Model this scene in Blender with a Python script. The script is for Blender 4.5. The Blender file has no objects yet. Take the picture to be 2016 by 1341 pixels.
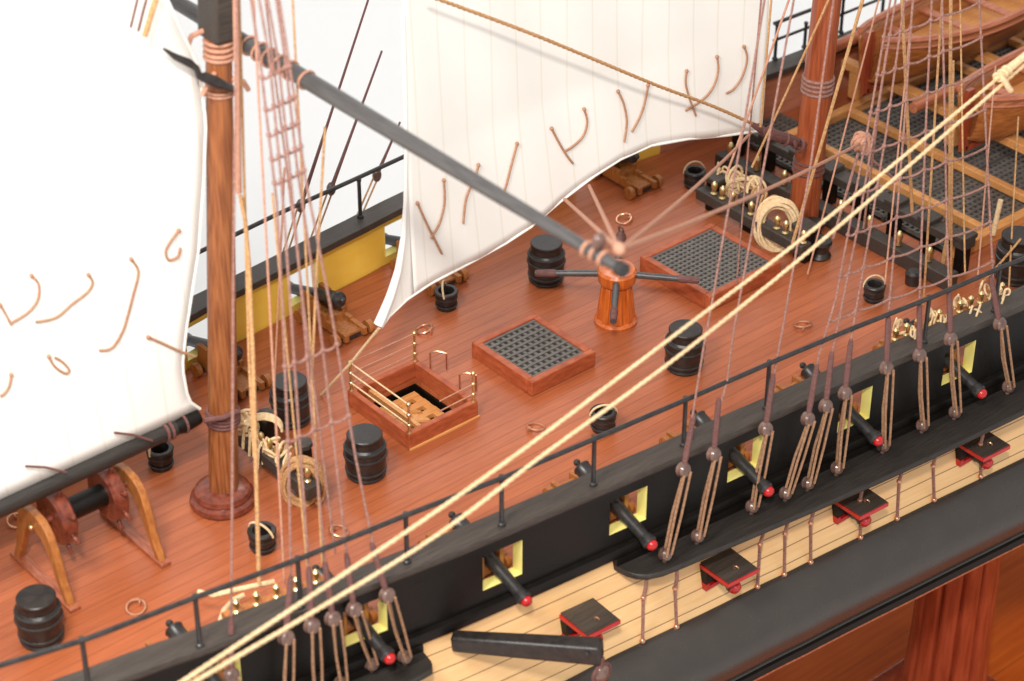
import bpy, bmesh, math, random
from mathutils import Vector, Matrix
random.seed(7)
S = bpy.context.scene
COL = S.collection
R = math.radians
# ------------------------------------------------------------------ camera
FPX, PITCH, AZ, DIST = 4500.0, R(34), R(49.7), 45.0
FW = Vector((math.cos(AZ)*math.cos(PITCH), math.sin(AZ)*math.cos(PITCH), -math.sin(PITCH)))
RT = Vector((math.sin(AZ), -math.cos(AZ), 0)); UP = RT.cross(FW)
CAM = -DIST*FW
cd = bpy.data.cameras.new('camera'); cam = bpy.data.objects.new('camera', cd); COL.objects.link(cam)
cam.location = CAM; cam.rotation_euler = (math.pi/2-PITCH, 0, AZ-math.pi/2)
cd.sensor_width = 36; cd.lens = FPX/2016*36; cd.clip_start = .5; cd.clip_end = 600
cd.dof.use_dof = True; cd.dof.focus_distance = 44.0; cd.dof.aperture_fstop = 0.34
S.camera = cam
# ------------------------------------------------------------------ light
W = bpy.data.worlds.new('World'); S.world = W; W.use_nodes = True
bg = W.node_tree.nodes['Background']; bg.inputs[0].default_value = (1, .98, .95, 1); bg.inputs[1].default_value = .62
def area(name, loc, target, size, power, col=(1, 1, 1)):
    l = bpy.data.lights.new(name, 'AREA'); l.shape = 'SQUARE'; l.size = size; l.energy = power; l.color = col
    o = bpy.data.objects.new(name, l); COL.objects.link(o); o.location = loc
    o.rotation_euler = (Vector(target)-Vector(loc)).to_track_quat('-Z', 'Y').to_euler(); return o
area('softbox_overhead', (-20, -9, 24), (-5, -1, 0), 6, 5600, (1, .97, .92))
area('softbox_camera_left', (-27, -30, 38), (0, -3, 0), 3, 15500, (1, .955, .89))
area('softbox_backdrop', (24, 30, 40), (36, 52, 0), 25, 8500, (1, 1, 1))
S.view_settings.view_transform = 'Standard'; S.view_settings.look = 'None'
S.view_settings.exposure = .10; S.view_settings.gamma = 1; S.view_settings.use_curve_mapping = False
S.render.filter_size = 2.2

# ------------------------------------------------------------------ pixel <-> world helpers
def ray(px, py): return FW + RT*((px-1008)/FPX) + UP*((670.5-py)/FPX)
def Z(px, py, z=0.0):
    r = ray(px, py); return CAM + r*((z-CAM.z)/r.z)
def Y(px, py, y):
    r = ray(px, py); return CAM + r*((y-CAM.y)/r.y)
def SH(px, py, y0, k, z0=-.4):          # leaning plane y = y0 + k (z - z0)
    r = ray(px, py)
    t = (y0+k*(CAM.z-z0)-CAM.y)/(r.y-k*r.z); return CAM+r*t
def interp(x, t):
    if x <= t[0][0]:
        a, b = t[0], t[1]
    elif x >= t[-1][0]: a, b = t[-2], t[-1]
    else:
        for i in range(len(t)-1):
            if t[i][0] <= x <= t[i+1][0]: a, b = t[i], t[i+1]; break
    return a[1]+(b[1]-a[1])*(x-a[0])/(b[0]-a[0])
def yn(x): return -6.0 - .088*x + .0052*x*x*(1 if x < 0 else .25) + (.0004*x**3 if x < 0 else 0)   # near sheer line
NT = [(-15, -3.6), (-13.5, -4.1), (-12.25, -4.38), (-10.4, -4.72), (-6.7, -5.27), (-4.86, -5.52), (-2.95, -5.72), (-.94, -5.93), (.96, -6.1), (4.82, -6.45), (8, -6.75), (12, -7.0), (18, -7.1), (28, -7.0)]
FT = [(-15, .9), (-12, 1.9), (-9, 2.75), (-5.2, 3.42), (-4.1, 3.55), (-.8, 3.86), (.6, 4.0), (4, 4.0), (8, 3.6), (10.5, 3.22), (14, 3.1), (18, 3.0), (28, 2.8)]
def smooth_t(t):                      # Catmull-Rom resample
    out = []
    for i in range(len(t)-1):
        p0 = t[max(i-1, 0)]; p1 = t[i]; p2 = t[i+1]; p3 = t[min(i+2, len(t)-1)]
        for s in range(6):
            u = s/6
            f = lambda a, b, c, d: .5*((2*b)+(-a+c)*u+(2*a-5*b+4*c-d)*u*u+(-a+3*b-3*c+d)*u**3)
            x = p1[0]+(p2[0]-p1[0])*u
            out.append((x, f(p0[1], p1[1], p2[1], p3[1])))
    out.append(t[-1]); return out
NTs, FTs = smooth_t(NT), smooth_t(FT)
def yn(x): return interp(x, NTs)
def yf(x): return interp(x, FTs)

# ------------------------------------------------------------------ mesh builder
def nrm(v): v = Vector(v); return v.normalized()
class MB:
    def __init__(s): s.v = []; s.f = []
    def quadbox(s, c8):
        b = len(s.v); s.v += [Vector(p) for p in c8]
        for q in ((3, 2, 1, 0), (4, 5, 6, 7), (0, 1, 5, 4), (1, 2, 6, 5), (2, 3, 7, 6), (3, 0, 4, 7)): s.f.append([b+i for i in q])
        return s
    def box(s, x0, x1, y0, y1, z0, z1):
        return s.quadbox([(x0, y0, z0), (x1, y0, z0), (x1, y1, z0), (x0, y1, z0), (x0, y0, z1), (x1, y0, z1), (x1, y1, z1), (x0, y1, z1)])
    def beam(s, a, b, w, h, up=(0, 0, 1), w2=None, h2=None):
        a, b = Vector(a), Vector(b); d = (b-a).normalized(); sd = d.cross(Vector(up)).normalized(); u = sd.cross(d)
        w2 = w2 or w; h2 = h2 or h
        c = []
        for p, ww, hh in ((a, w, h), (b, w2, h2)):
            c.append([p+sd*ww/2*i+u*hh/2*j for i, j in ((-1, -1), (1, -1), (1, 1), (-1, 1))])
        return s.quadbox(c[0]+c[1])
    def tube(s, pts, r, n=8, closed=False, caps=True, flat=1.0):
        pts = [Vector(p) for p in pts]; m = len(pts)
        rr = r if isinstance(r, (list, tuple)) else [r]*m
        prev = None; base = len(s.v)
        for i, p in enumerate(pts):
            if closed: t = pts[(i+1) % m]-pts[i-1]
            else: t = pts[min(i+1, m-1)]-pts[max(i-1, 0)]
            t = t.normalized()
            if prev is None:
                a = Vector((0, 0, 1)) if abs(t.z) < .9 else Vector((1, 0, 0)); u = t.cross(a).normalized()
            else:
                u = prev-t*prev.dot(t)
                u = u.normalized() if u.length > 1e-6 else t.orthogonal().normalized()
            prev = u; w = t.cross(u)
            for k in range(n):
                a = 2*math.pi*k/n; s.v.append(p+(u*math.cos(a)+w*math.sin(a)*flat)*rr[i])
        for i in range(m if closed else m-1):
            for k in range(n):
                a = base+i*n; b = base+((i+1) % m)*n
                s.f.append([a+k, a+(k+1) % n, b+(k+1) % n, b+k])
        if caps and not closed:
            s.f.append([base+k for k in reversed(range(n))]); s.f.append([base+(m-1)*n+k for k in range(n)])
        return s
    def lathe(s, prof, n=24, o=(0, 0, 0), axis=(0, 0, 1), flute=0, nf=12):
        o = Vector(o); ax = nrm(axis); u = ax.orthogonal().normalized(); w = ax.cross(u); base = len(s.v)
        for r, z in prof:
            for k in range(n):
                a = 2*math.pi*k/n; q = r*(1-flute*max(0, 1-abs(math.sin(a*nf/2))*2.6)) if flute else r
                s.v.append(o+ax*z+(u*math.cos(a)+w*math.sin(a))*q)
        for i in range(len(prof)-1):
            for k in range(n):
                a = base+i*n; b = a+n; s.f.append([a+k, a+(k+1) % n, b+(k+1) % n, b+k])
        s.f.append([base+k for k in reversed(range(n))]); s.f.append([base+(len(prof)-1)*n+k for k in range(n)])
        return s
    def ball(s, c, r, n=12, sc=(1, 1, 1)):
        c = Vector(c); prof = []
        base = len(s.v); m = n//2
        for i in range(m+1):
            th = math.pi*i/m; rr = max(math.sin(th), .02)
            for k in range(n):
                a = 2*math.pi*k/n; s.v.append(c+Vector((rr*math.cos(a)*r*sc[0], rr*math.sin(a)*r*sc[1], -math.cos(th)*r*sc[2])))
        for i in range(m):
            for k in range(n):
                a = base+i*n; b = a+n; s.f.append([a+k, a+(k+1) % n, b+(k+1) % n, b+k])
        s.f.append([base+k for k in reversed(range(n))]); s.f.append([base+m*n+k for k in range(n)])
        return s
    def grid(s, rows):
        base = len(s.v); m = len(rows); n = len(rows[0])
        for r in rows: s.v += [Vector(p) for p in r]
        for i in range(m-1):
            for j in range(n-1): s.f.append([base+i*n+j, base+i*n+j+1, base+(i+1)*n+j+1, base+(i+1)*n+j])
        return s
    def prism(s, pts, th):               # pts planar loop, th = extrusion vector
        base = len(s.v); n = len(pts); th = Vector(th)
        s.v += [Vector(p) for p in pts]+[Vector(p)+th for p in pts]
        s.f.append([base+i for i in reversed(range(n))]); s.f.append([base+n+i for i in range(n)])
        for i in range(n): s.f.append([base+i, base+(i+1) % n, base+n+(i+1) % n, base+n+i])
        return s
    def sweep(s, xs, prof):              # prof(x) -> closed loop of (y,z); swept along x
        loops = [[Vector((x, y, z)) for y, z in prof(x)] for x in xs]
        base = len(s.v); n = len(loops[0])
        for l in loops: s.v += l
        for i in range(len(xs)-1):
            for k in range(n):
                a = base+i*n; b = a+n; s.f.append([a+k, a+(k+1) % n, b+(k+1) % n, b+k])
        s.f.append([base+k for k in reversed(range(n))]); s.f.append([base+(len(xs)-1)*n+k for k in range(n)])
        return s
    def torus(s, c, r, t, axis=(0, 0, 1), n=24, m=8, sc=1.0):
        ax = nrm(axis); u = ax.orthogonal().normalized(); w = ax.cross(u); c = Vector(c)
        return s.tube([c+(u*math.cos(2*math.pi*k/n)+w*math.sin(2*math.pi*k/n)*sc)*r for k in range(n)], t, m, closed=True)
    def lattice(s, x0, x1, y0, y1, z0, z1, nx, ny, bar):
        xs = [x0+(x1-x0)*i/nx for i in range(nx+1)]; ys = [y0+(y1-y0)*i/ny for i in range(ny+1)]
        for y in ys: s.box(x0-bar/2, x1+bar/2, y-bar/2, y+bar/2, z0, z1)
        for x in xs:
            for j in range(ny): s.box(x-bar/2, x+bar/2, ys[j]+bar/2, ys[j+1]-bar/2, z0+.003, z1-.012)
        return s
    def build(s, name, mat, parent=None, bevel=0, smooth=True, local=False, ang=38, fix=True):
        me = bpy.data.meshes.new(name); off = Vector((0, 0, 0))
        if parent is not None and not local:
            p = parent
            while p is not None: off += p.location; p = p.parent
        me.from_pydata([tuple(v-off) for v in s.v], [], s.f)
        if fix:
            b = bmesh.new(); b.from_mesh(me); bmesh.ops.recalc_face_normals(b, faces=b.faces); b.to_mesh(me); b.free()
        me.materials.append(mat)
        if smooth:
            me.polygons.foreach_set('use_smooth', [True]*len(me.polygons)); me.set_sharp_from_angle(angle=R(ang))
        o = bpy.data.objects.new(name, me); COL.objects.link(o); o.parent = parent
        if bevel:
            m = o.modifiers.new('bevel', 'BEVEL'); m.width = bevel; m.segments = 2; m.limit_method = 'ANGLE'; m.angle_limit = R(40); m.harden_normals = False
        return o

def tag(o, label, cat, group=None):
    o['label'] = label; o['category'] = cat
    if group: o['group'] = group
    return o
def thing(name, label, cat, loc=(0, 0, 0), group=None, rot=0):
    o = bpy.data.objects.new(name, None); COL.objects.link(o); o.location = loc; o.rotation_euler = (0, 0, rot)
    o.empty_display_size = .2
    return tag(o, label, cat, group)
def struct(o): o['kind'] = 'structure'; return o
def dup(root, loc, rot=0, label=None, tilt=None, scale=None):
    r = root.copy(); COL.objects.link(r); r.location = loc; r.rotation_euler = (0, 0, rot)
    if tilt: r.rotation_euler = tilt
    if scale: r.scale = (scale,)*3
    if label: r['label'] = label
    for ch in list(root.children):
        c = ch.copy(); COL.objects.link(c); c.parent = r
        for g in list(ch.children):
            d = g.copy(); COL.objects.link(d); d.parent = c
    return r

# ------------------------------------------------------------------ materials
def mat(name, col, rough=.5, col2=None, grain=None, scale=4, spec=.5, coat=0, metal=0, bump=0, bscale=30, rvar=0, detail=4, contrast=(.3, .7)):
    m = bpy.data.materials.new(name); m.use_nodes = True; nt = m.node_tree; N = nt.nodes; L = nt.links
    b = N['Principled BSDF']; b.inputs['Roughness'].default_value = rough; b.inputs['Metallic'].default_value = metal
    b.inputs['Specular IOR Level'].default_value = spec; b.inputs['Coat Weight'].default_value = coat; b.inputs['Coat Roughness'].default_value = .15
    tc = N.new('ShaderNodeTexCoord'); mp = N.new('ShaderNodeMapping'); L.new(tc.outputs['Object'], mp.inputs[0])
    mp.inputs['Scale'].default_value = grain or (1, 1, 1)
    nz = N.new('ShaderNodeTexNoise'); nz.inputs['Scale'].default_value = scale; nz.inputs['Detail'].default_value = detail; L.new(mp.outputs[0], nz.inputs[0])
    cr = N.new('ShaderNodeValToRGB'); L.new(nz.outputs[0], cr.inputs[0])
    cr.color_ramp.elements[0].position, cr.color_ramp.elements[1].position = contrast
    c2 = col2 or tuple(c*.8 for c in col)
    cr.color_ramp.elements[0].color = (*c2, 1); cr.color_ramp.elements[1].color = (*col, 1)
    L.new(cr.outputs[0], b.inputs['Base Color'])
    if rvar:
        mr = N.new('ShaderNodeMapRange'); mr.inputs[3].default_value = rough-rvar; mr.inputs[4].default_value = rough+rvar
        L.new(nz.outputs[0], mr.inputs[0]); L.new(mr.outputs[0], b.inputs['Roughness'])
    if bump:
        n2 = N.new('ShaderNodeTexNoise'); n2.inputs['Scale'].default_value = bscale; L.new(mp.outputs[0], n2.inputs[0])
        bp = N.new('ShaderNodeBump'); bp.inputs['Strength'].default_value = bump; bp.inputs['Distance'].default_value = .02
        L.new(n2.outputs[0], bp.inputs['Height']); L.new(bp.outputs[0], b.inputs['Normal'])
    return m
def planked(name, col, col2, line, axis, width, rough, coat=0, seam=.05, vary=.25, grain=(.35, 6, 6), gscale=2.5, spec=.5, butt=0, sk=.75):
    """planks running along X, laid side by side along 'axis' (1 = y, 2 = z)"""
    m = bpy.data.materials.new(name); m.use_nodes = True; nt = m.node_tree; N = nt.nodes; L = nt.links
    b = N['Principled BSDF']; b.inputs['Roughness'].default_value = rough; b.inputs['Coat Weight'].default_value = coat; b.inputs['Coat Roughness'].default_value = .2
    b.inputs['Specular IOR Level'].default_value = spec
    tc = N.new('ShaderNodeTexCoord'); sp = N.new('ShaderNodeSeparateXYZ'); L.new(tc.outputs['Object'], sp.inputs[0])
    def math_(op, a, b_=None):
        n = N.new('ShaderNodeMath'); n.operation = op
        for i, v in enumerate((a, b_)):
            if v is None: continue
            if isinstance(v, (int, float)): n.inputs[i].default_value = v
            else: L.new(v, n.inputs[i])
        return n.outputs[0]
    v = math_('DIVIDE', sp.outputs[axis], width); fl = math_('FLOOR', v); fr = math_('SUBTRACT', v, fl)
    wn = N.new('ShaderNodeTexWhiteNoise'); wn.noise_dimensions = '1D'; L.new(fl, wn.inputs['W'])
    mp = N.new('ShaderNodeMapping'); L.new(tc.outputs['Object'], mp.inputs[0]); mp.inputs['Scale'].default_value = grain
    cmb = N.new('ShaderNodeCombineXYZ'); L.new(math_('MULTIPLY', wn.outputs[0], 37.), cmb.inputs[0]); L.new(cmb.outputs[0], mp.inputs['Location'])
    nz = N.new('ShaderNodeTexNoise'); nz.inputs['Scale'].default_value = gscale; nz.inputs['Detail'].default_value = 7; nz.inputs['Roughness'].default_value = .65; L.new(mp.outputs[0], nz.inputs[0])
    n3 = N.new('ShaderNodeTexNoise'); n3.inputs['Scale'].default_value = .45; n3.inputs['Detail'].default_value = 3; L.new(tc.outputs['Object'], n3.inputs[0])
    t = math_('ADD', math_('MULTIPLY', math_('SUBTRACT', nz.outputs[0], .5), 1.1), .5)
    t = math_('ADD', t, math_('MULTIPLY', math_('SUBTRACT', wn.outputs[0], .5), vary))
    t = math_('ADD', t, math_('MULTIPLY', math_('SUBTRACT', n3.outputs[0], .5), .5))
    cr = N.new('ShaderNodeValToRGB'); L.new(t, cr.inputs[0]); cr.color_ramp.elements[0].position = .15; cr.color_ramp.elements[1].position = .85
    cr.color_ramp.elements[0].color = (*col2, 1); cr.color_ramp.elements[1].color = (*col, 1)
    ln = math_('LESS_THAN', math_('MINIMUM', fr, math_('SUBTRACT', 1., fr)), seam)
    if butt:
        xs_ = math_('DIVIDE', math_('ADD', sp.outputs[0], math_('MULTIPLY', wn.outputs[0], butt*3.7)), butt)
        fx = math_('FRACT', xs_); ln = math_('MAXIMUM', ln, math_('LESS_THAN', fx, .006))
    mx = N.new('ShaderNodeMix'); mx.data_type = 'RGBA'; L.new(math_('MULTIPLY', ln, sk), mx.inputs[0]); L.new(cr.outputs[0], mx.inputs[6]); mx.inputs[7].default_value = (*line, 1)
    L.new(mx.outputs[2], b.inputs['Base Color'])
    mr = N.new('ShaderNodeMapRange'); mr.inputs[3].default_value = rough+.1; mr.inputs[4].default_value = rough-.08; L.new(nz.outputs[0], mr.inputs[0]); L.new(mr.outputs[0], b.inputs['Roughness'])
    bp = N.new('ShaderNodeBump'); bp.inputs['Strength'].default_value = .35; bp.inputs['Distance'].default_value = .02
    L.new(math_('SUBTRACT', math_('MULTIPLY', nz.outputs[0], .25), ln), bp.inputs['Height']); L.new(bp.outputs[0], b.inputs['Normal'])
    return m
M = {}
M['deck'] = planked('deck_wood', (.49, .138, .051), (.30, .074, .026), (.24, .06, .022), 1, .26, .38, coat=.16, spec=.4, seam=.035, sk=.7)
M['strip'] = planked('hull_pine', (.92, .60, .29), (.78, .45, .19), (.16, .075, .03), 2, .34, .42, seam=.035, vary=.3, grain=(.3, 3, 5))
M['base_wood'] = planked('base_board_wood', (.80, .17, .016), (.50, .075, .007), (.2, .03, .004), 1, 2.4, .5, coat=0, spec=.15, seam=.004, grain=(.25, 6, 6), gscale=1.6)
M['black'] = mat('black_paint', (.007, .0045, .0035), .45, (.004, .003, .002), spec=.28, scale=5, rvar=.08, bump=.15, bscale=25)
M['black_wale'] = mat('black_satin_hull', (.050, .042, .037), .27, (.044, .037, .033), scale=2, rvar=.03, detail=8)
M['black_grain'] = mat('black_stained_wood', (.070, .054, .044), .5, (.034, .026, .021), grain=(.4, 7, 7), scale=5, rvar=.08, bump=.4, bscale=9)
M['channel'] = mat('black_ledge_wood', (.034, .027, .023), .5, (.016, .013, .011), grain=(.4, 7, 7), scale=5, bump=.4, bscale=9)
M['grating'] = mat('grating_wood', (.15, .13, .115), .45, (.09, .078, .068), scale=6)
M['barrel'] = mat('barrel_black', (.032, .024, .020), .38, (.012, .010, .010), scale=8, rvar=.1, bump=.2, bscale=20)
M['iron'] = mat('iron_black', (.036, .032, .031), .35, (.015, .014, .015), scale=9, rvar=.08, spec=.6)
M['yard'] = mat('yard_grey_black', (.09, .085, .085), .34, (.05, .047, .047), grain=(6, .5, 6), scale=4, rvar=.06)
M['coaming'] = mat('hatch_wood', (.48, .120, .046), .40, (.31, .062, .022), grain=(2, 2, 6), scale=2.2, spec=.35, bump=.1)
M['mast_a'] = mat('mast_oak', (.36, .125, .040), .42, (.17, .048, .015), grain=(7, 7, .35), scale=3, rvar=.06, bump=.2, bscale=8)
M['mast_b'] = mat('mast_redwood', (.42, .105, .035), .4, (.24, .045, .014), grain=(6, 6, .35), scale=3, coat=.15)
M['mahog'] = mat('dark_mahogany', (.24, .055, .028), .28, (.11, .022, .012), grain=(3, 3, 3), scale=3, coat=.35)
M['golden'] = mat('golden_brown_wood', (.48, .18, .048), .42, (.30, .095, .022), grain=(4, 4, 1), scale=4, rvar=.06)
M['pinkwood'] = mat('reddish_wood', (.42, .14, .07), .42, (.25, .06, .03), grain=(5, 1, 5), scale=4)
M['capstan'] = mat('orange_lacquer', (.68, .17, .028), .25, (.48, .09, .012), grain=(5, 5, .6), scale=3, coat=.5)
M['lining'] = mat('lining_wood', (.60, .24, .14), .45, (.46, .16, .09), grain=(.4, 4, 4), scale=3)
M['orange'] = mat('pale_orange_wood', (.74, .35, .12), .45, (.58, .24, .07), grain=(.6, 5, 5), scale=4)
M['boat'] = mat('boat_planks', (.48, .17, .045), .38, (.24, .068, .015), grain=(.3, 4, 6), scale=3, coat=.15)
M['boat_top'] = mat('boat_gunwale_wood', (.56, .20, .10), .42, (.36, .10, .05), grain=(.3, 5, 5), scale=4)
M['yellow'] = mat('yellow_paint', (1.0, .68, .11), .35, (1.0, .62, .08), grain=(.7, 2, 2), scale=2.2, coat=.4)
M['pale_yellow'] = mat('pale_yellow_paint', (.96, .84, .28), .45, (.9, .76, .22), scale=4)
M['red'] = mat('red_paint', (.55, .012, .012), .3, (.38, .007, .008), scale=5, coat=.3)
M['brass'] = mat('brass', (.92, .74, .40), .34, (.82, .6, .28), metal=1, scale=12, rvar=.06)
M['copper'] = mat('copper_ring', (.80, .44, .28), .3, (.6, .28, .16), metal=.85, scale=12)
M['rope_brown'] = mat('brown_rope', (.38, .20, .16), .75, (.22, .10, .08), scale=26, bump=.6, bscale=40, contrast=(.35, .65))
M['rope_serve'] = mat('served_rope', (.20, .085, .075), .65, (.11, .04, .035), grain=(1, 1, 9), scale=9, bump=.6, bscale=20)
M['rope_tan'] = mat('tan_rope', (.62, .36, .16), .75, (.36, .17, .065), scale=24, bump=.6, bscale=40)
M['rope_pink'] = mat('pale_pink_rope', (.58, .30, .20), .75, (.42, .19, .12), scale=22, bump=.5, bscale=40)
M['rope_cream'] = mat('cream_rope', (.90, .68, .42), .7, (.68, .46, .24), scale=18, bump=.6, bscale=36)
M['lanyard'] = mat('lanyard_cord', (.42, .23, .13), .65, (.25, .12, .06), scale=22, bump=.5, bscale=40)
M['deadeye'] = mat('deadeye_wood', (.20, .115, .09), .30, (.10, .052, .042), scale=9, coat=.4, bump=.2)
M['reef'] = mat('reef_cord', (.50, .27, .16), .75, (.34, .17, .10), scale=20)
M['backdrop'] = mat('white_backdrop', (.86, .86, .86), .85, (.855, .855, .855), scale=1, spec=.1)
M['column'] = mat('column_mahogany', (.40, .080, .034), .22, (.24, .036, .014), grain=(4, 4, .4), scale=2, coat=.4)
# sail cloth: cream white with sewn panel seams
def sailcloth():
    m = bpy.data.materials.new('sail_cloth'); m.use_nodes = True; nt = m.node_tree; N = nt.nodes; L = nt.links
    b = N['Principled BSDF']; b.inputs['Roughness'].default_value = .85; b.inputs['Specular IOR Level'].default_value = .15
    tc = N.new('ShaderNodeTexCoord'); sp = N.new('ShaderNodeSeparateXYZ'); L.new(tc.outputs['Object'], sp.inputs[0])
    def mt(op, a, c=None):
        n = N.new('ShaderNodeMath'); n.operation = op
        for i, v in enumerate((a, c)):
            if v is None: continue
            if isinstance(v, (int, float)): n.inputs[i].default_value = v
            else: L.new(v, n.inputs[i])
        return n.outputs[0]
    f = mt('FRACT', mt('DIVIDE', mt('ADD', sp.outputs[0], mt('MULTIPLY', sp.outputs[2], .03)), .62))
    ln = mt('LESS_THAN', mt('ABSOLUTE', mt('SUBTRACT', f, .5)), .035)
    nz = N.new('ShaderNodeTexNoise'); nz.inputs['Scale'].default_value = 1.2; L.new(tc.outputs['Object'], nz.inputs[0])
    cr = N.new('ShaderNodeValToRGB'); L.new(nz.outputs[0], cr.inputs[0])
    cr.color_ramp.elements[0].color = (.88, .865, .82, 1); cr.color_ramp.elements[1].color = (.90, .885, .85, 1)
    mx = N.new('ShaderNodeMix'); mx.data_type = 'RGBA'; L.new(mt('MULTIPLY', ln, .28), mx.inputs[0]); L.new(cr.outputs[0], mx.inputs[6]); mx.inputs[7].default_value = (.68, .64, .50, 1)
    L.new(mx.outputs[2], b.inputs['Base Color'])
    wv = N.new('ShaderNodeTexNoise'); wv.inputs['Scale'].default_value = 60; L.new(tc.outputs['Object'], wv.inputs[0])
    bp = N.new('ShaderNodeBump'); bp.inputs['Strength'].default_value = .15; bp.inputs['Distance'].default_value = .01; L.new(wv.outputs[0], bp.inputs['Height']); L.new(bp.outputs[0], b.inputs['Normal'])
    return m
M['sail'] = sailcloth()

# ================================================================== SETTING
struct(MB().box(-150, 150, -90, 110, -12.6, -12.4).build('floor', M['backdrop']))
bd = MB()      # white paper wall behind, facing the camera, curved sweep at its foot
hx = Vector((math.cos(AZ), math.sin(AZ), 0)); sx = Vector((-hx.y, hx.x, 0))
rows = []
for u in (-110, 110):
    rows.append([hx*(52+14*math.sin(a))+sx*u+Vector((0, 0, -12.38+14*(1-math.cos(a)))) for a in [R(8*i) for i in range(12)]]+[hx*66+sx*u+Vector((0, 0, 60))])
struct(bd.grid(rows).build('backdrop', M['backdrop']))
bb = MB().box(-16, 34, -16, 7, -12.4, -12.0).build('base_board', M['base_wood'], bevel=.08)
tag(bb, 'orange brown polished wooden board far below the ship model', 'base board')

# display column under the hull
cb = Z(1850, 1398, -12.0); cb = Vector((cb.x, cb.y, -12.0))
col = thing('display_column', 'fluted dark red mahogany column standing on the base board under the hull', 'column', cb)
MB().box(cb.x-1.6, cb.x+1.6, cb.y-1.6, cb.y+1.6, -12.0, -11.75).build('plinth', M['column'], col, bevel=.05)
MB().lathe([(1.7, -11.749), (1.7, -11.55), (1.5, -11.42), (1.5, -11.3)], 4, (cb.x, cb.y, 0)).build('base_ring', M['column'], col)
MB().lathe([(1.02, -11.3), (.96, -10.8), (.90, -9.5), (.87, -7.2), (.85, -5.6)], 144, (cb.x, cb.y, 0), flute=.13, nf=12).build('shaft', M['column'], col, ang=60)

# ================================================================== SHIP
ship = thing('model_ship', 'black and pine hull of a wooden model sailing ship with reddish brown planked deck', 'model ship', (0, -1, 0))
CH = 1.15      # underside of cap rail
TOP = 1.30
XS = [-15+.5*i for i in range(87)]
PX = [-12.86, -10.24, -7.62, -5.0, -2.38, .24, 2.86, 5.48]       # gun port centres
PW, PZ0, PZ1 = .40, .15, .90
# deck with ladder-way opening
HX0, HX1, HY0, HY1 = -3.66, -2.26, -1.42, .22
dk = MB()
def slab(x0, x1, ya, yb):
    n = max(1, int(round((x1-x0)/.5))); xs = [x0+(x1-x0)*i/n for i in range(n+1)]
    dk.sweep(xs, lambda x: [(ya(x), -.12), (yb(x), -.12), (yb(x), 0), (ya(x), 0)])
slab(-15, HX0, lambda x: yn(x)+.1, lambda x: yf(x)-.1)
slab(HX0, HX1, lambda x: yn(x)+.1, lambda x: HY0)
slab(HX0, HX1, lambda x: HY1, lambda x: yf(x)-.1)
slab(HX1, 28, lambda x: yn(x)+.1, lambda x: yf(x)-.1)
dk.build('deck', M['deck'], ship, smooth=False)
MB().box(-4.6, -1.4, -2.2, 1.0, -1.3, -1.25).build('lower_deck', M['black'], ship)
def bulwark(yc, s, name, outer_mat, inner_mat):
    """yc(x) centre line; s=-1 near (outboard is -y), +1 far"""
    def segs(mb, o0, o1, XE=28):
        def st(x0, x1, z0, z1):
            n = max(1, int(round((x1-x0)/.4))); xs = [x0+(x1-x0)*i/n for i in range(n+1)]
            mb.sweep(xs, lambda x: [(yc(x)+s*o0, z0), (yc(x)+s*o1, z0), (yc(x)+s*o1, z1), (yc(x)+s*o0, z1)])
        st(-15, XE, -.34, PZ0); st(-15, XE, PZ1, CH)
        x = -15
        for p in PX: st(x, p-PW, PZ0, PZ1); x = p+PW
        st(x, XE, PZ0, PZ1)
    a = MB(); segs(a, -.02, .15); a.build(name, outer_mat, ship, smooth=False)
    a = MB(); segs(a, -.07, -.021, 7.4 if s > 0 else 28); a.build('bulwark_lining', inner_mat, ship, smooth=False)
    if s > 0: MB().sweep([7.402+.5*i for i in range(42)], lambda x: [(yc(x)+s*-.07, -.1), (yc(x)+s*-.021, -.1), (yc(x)+s*-.021, CH), (yc(x)+s*-.07, CH)]).build('wood_lining', M['lining'], ship, smooth=False)
    for p in PX:                                    # yellow painted port frame
        f = MB()
        for q_, (x0, x1, z0, z1) in enumerate(((p-PW+.002, p+PW-.002, PZ0+.002, PZ0+.014), (p-PW+.002, p-PW+.014, PZ0+.016, PZ1-.016), (p+PW-.014, p+PW-.002, PZ0+.016, PZ1-.016), (p-PW+.002, p+PW-.002, PZ1-.014, PZ1-.002))):
            oe = .145 if q_ in (0, 2) else .06
            y0, y1 = yc(x0)+s*-.08, yc(x1)+s*-.08; y2, y3 = yc(x1)+s*oe, yc(x0)+s*oe
            f.quadbox([(x0, y0, z0), (x1, y1, z0), (x1, y2, z0), (x0, y3, z0), (x0, y0, z1), (x1, y1, z1), (x1, y2, z1), (x0, y3, z1)])
        f.build('gun_port_frame', M['pale_yellow'], ship)
    cp = MB().sweep(XS, lambda x: [(yc(x)+s*-.30, CH), (yc(x)+s*.20, CH), (yc(x)+s*.22, CH+.06), (yc(x)+s*.20, TOP), (yc(x)+s*-.30, TOP)])
    cp.build('cap_rail', M['black_grain'], ship, bevel=.012)
    MB().sweep(XS, lambda x: [(yc(x)+s*.152, CH-.09), (yc(x)+s*.19, CH-.09), (yc(x)+s*.19, CH-.003), (yc(x)+s*.152, CH-.003)]).build('cap_moulding', M['black'], ship)
bulwark(yn, -1, 'bulwark', M['black'], M['yellow'])
bulwark(yf, 1, 'bulwark', M['black'], M['yellow'])
MB().sweep(XS, lambda x: [(yn(x)-.155, -.35), (yn(x)-.26, -.35), (yn(x)-.28, -.25), (yn(x)-.25, -.15), (yn(x)-.155, -.13)]).build('side_moulding', M['black'], ship)
def zb(x): return -2.2-.04*max(0, -3.0-x)
def so(z): return .17+.43*(-.35-z)/1.85
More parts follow.
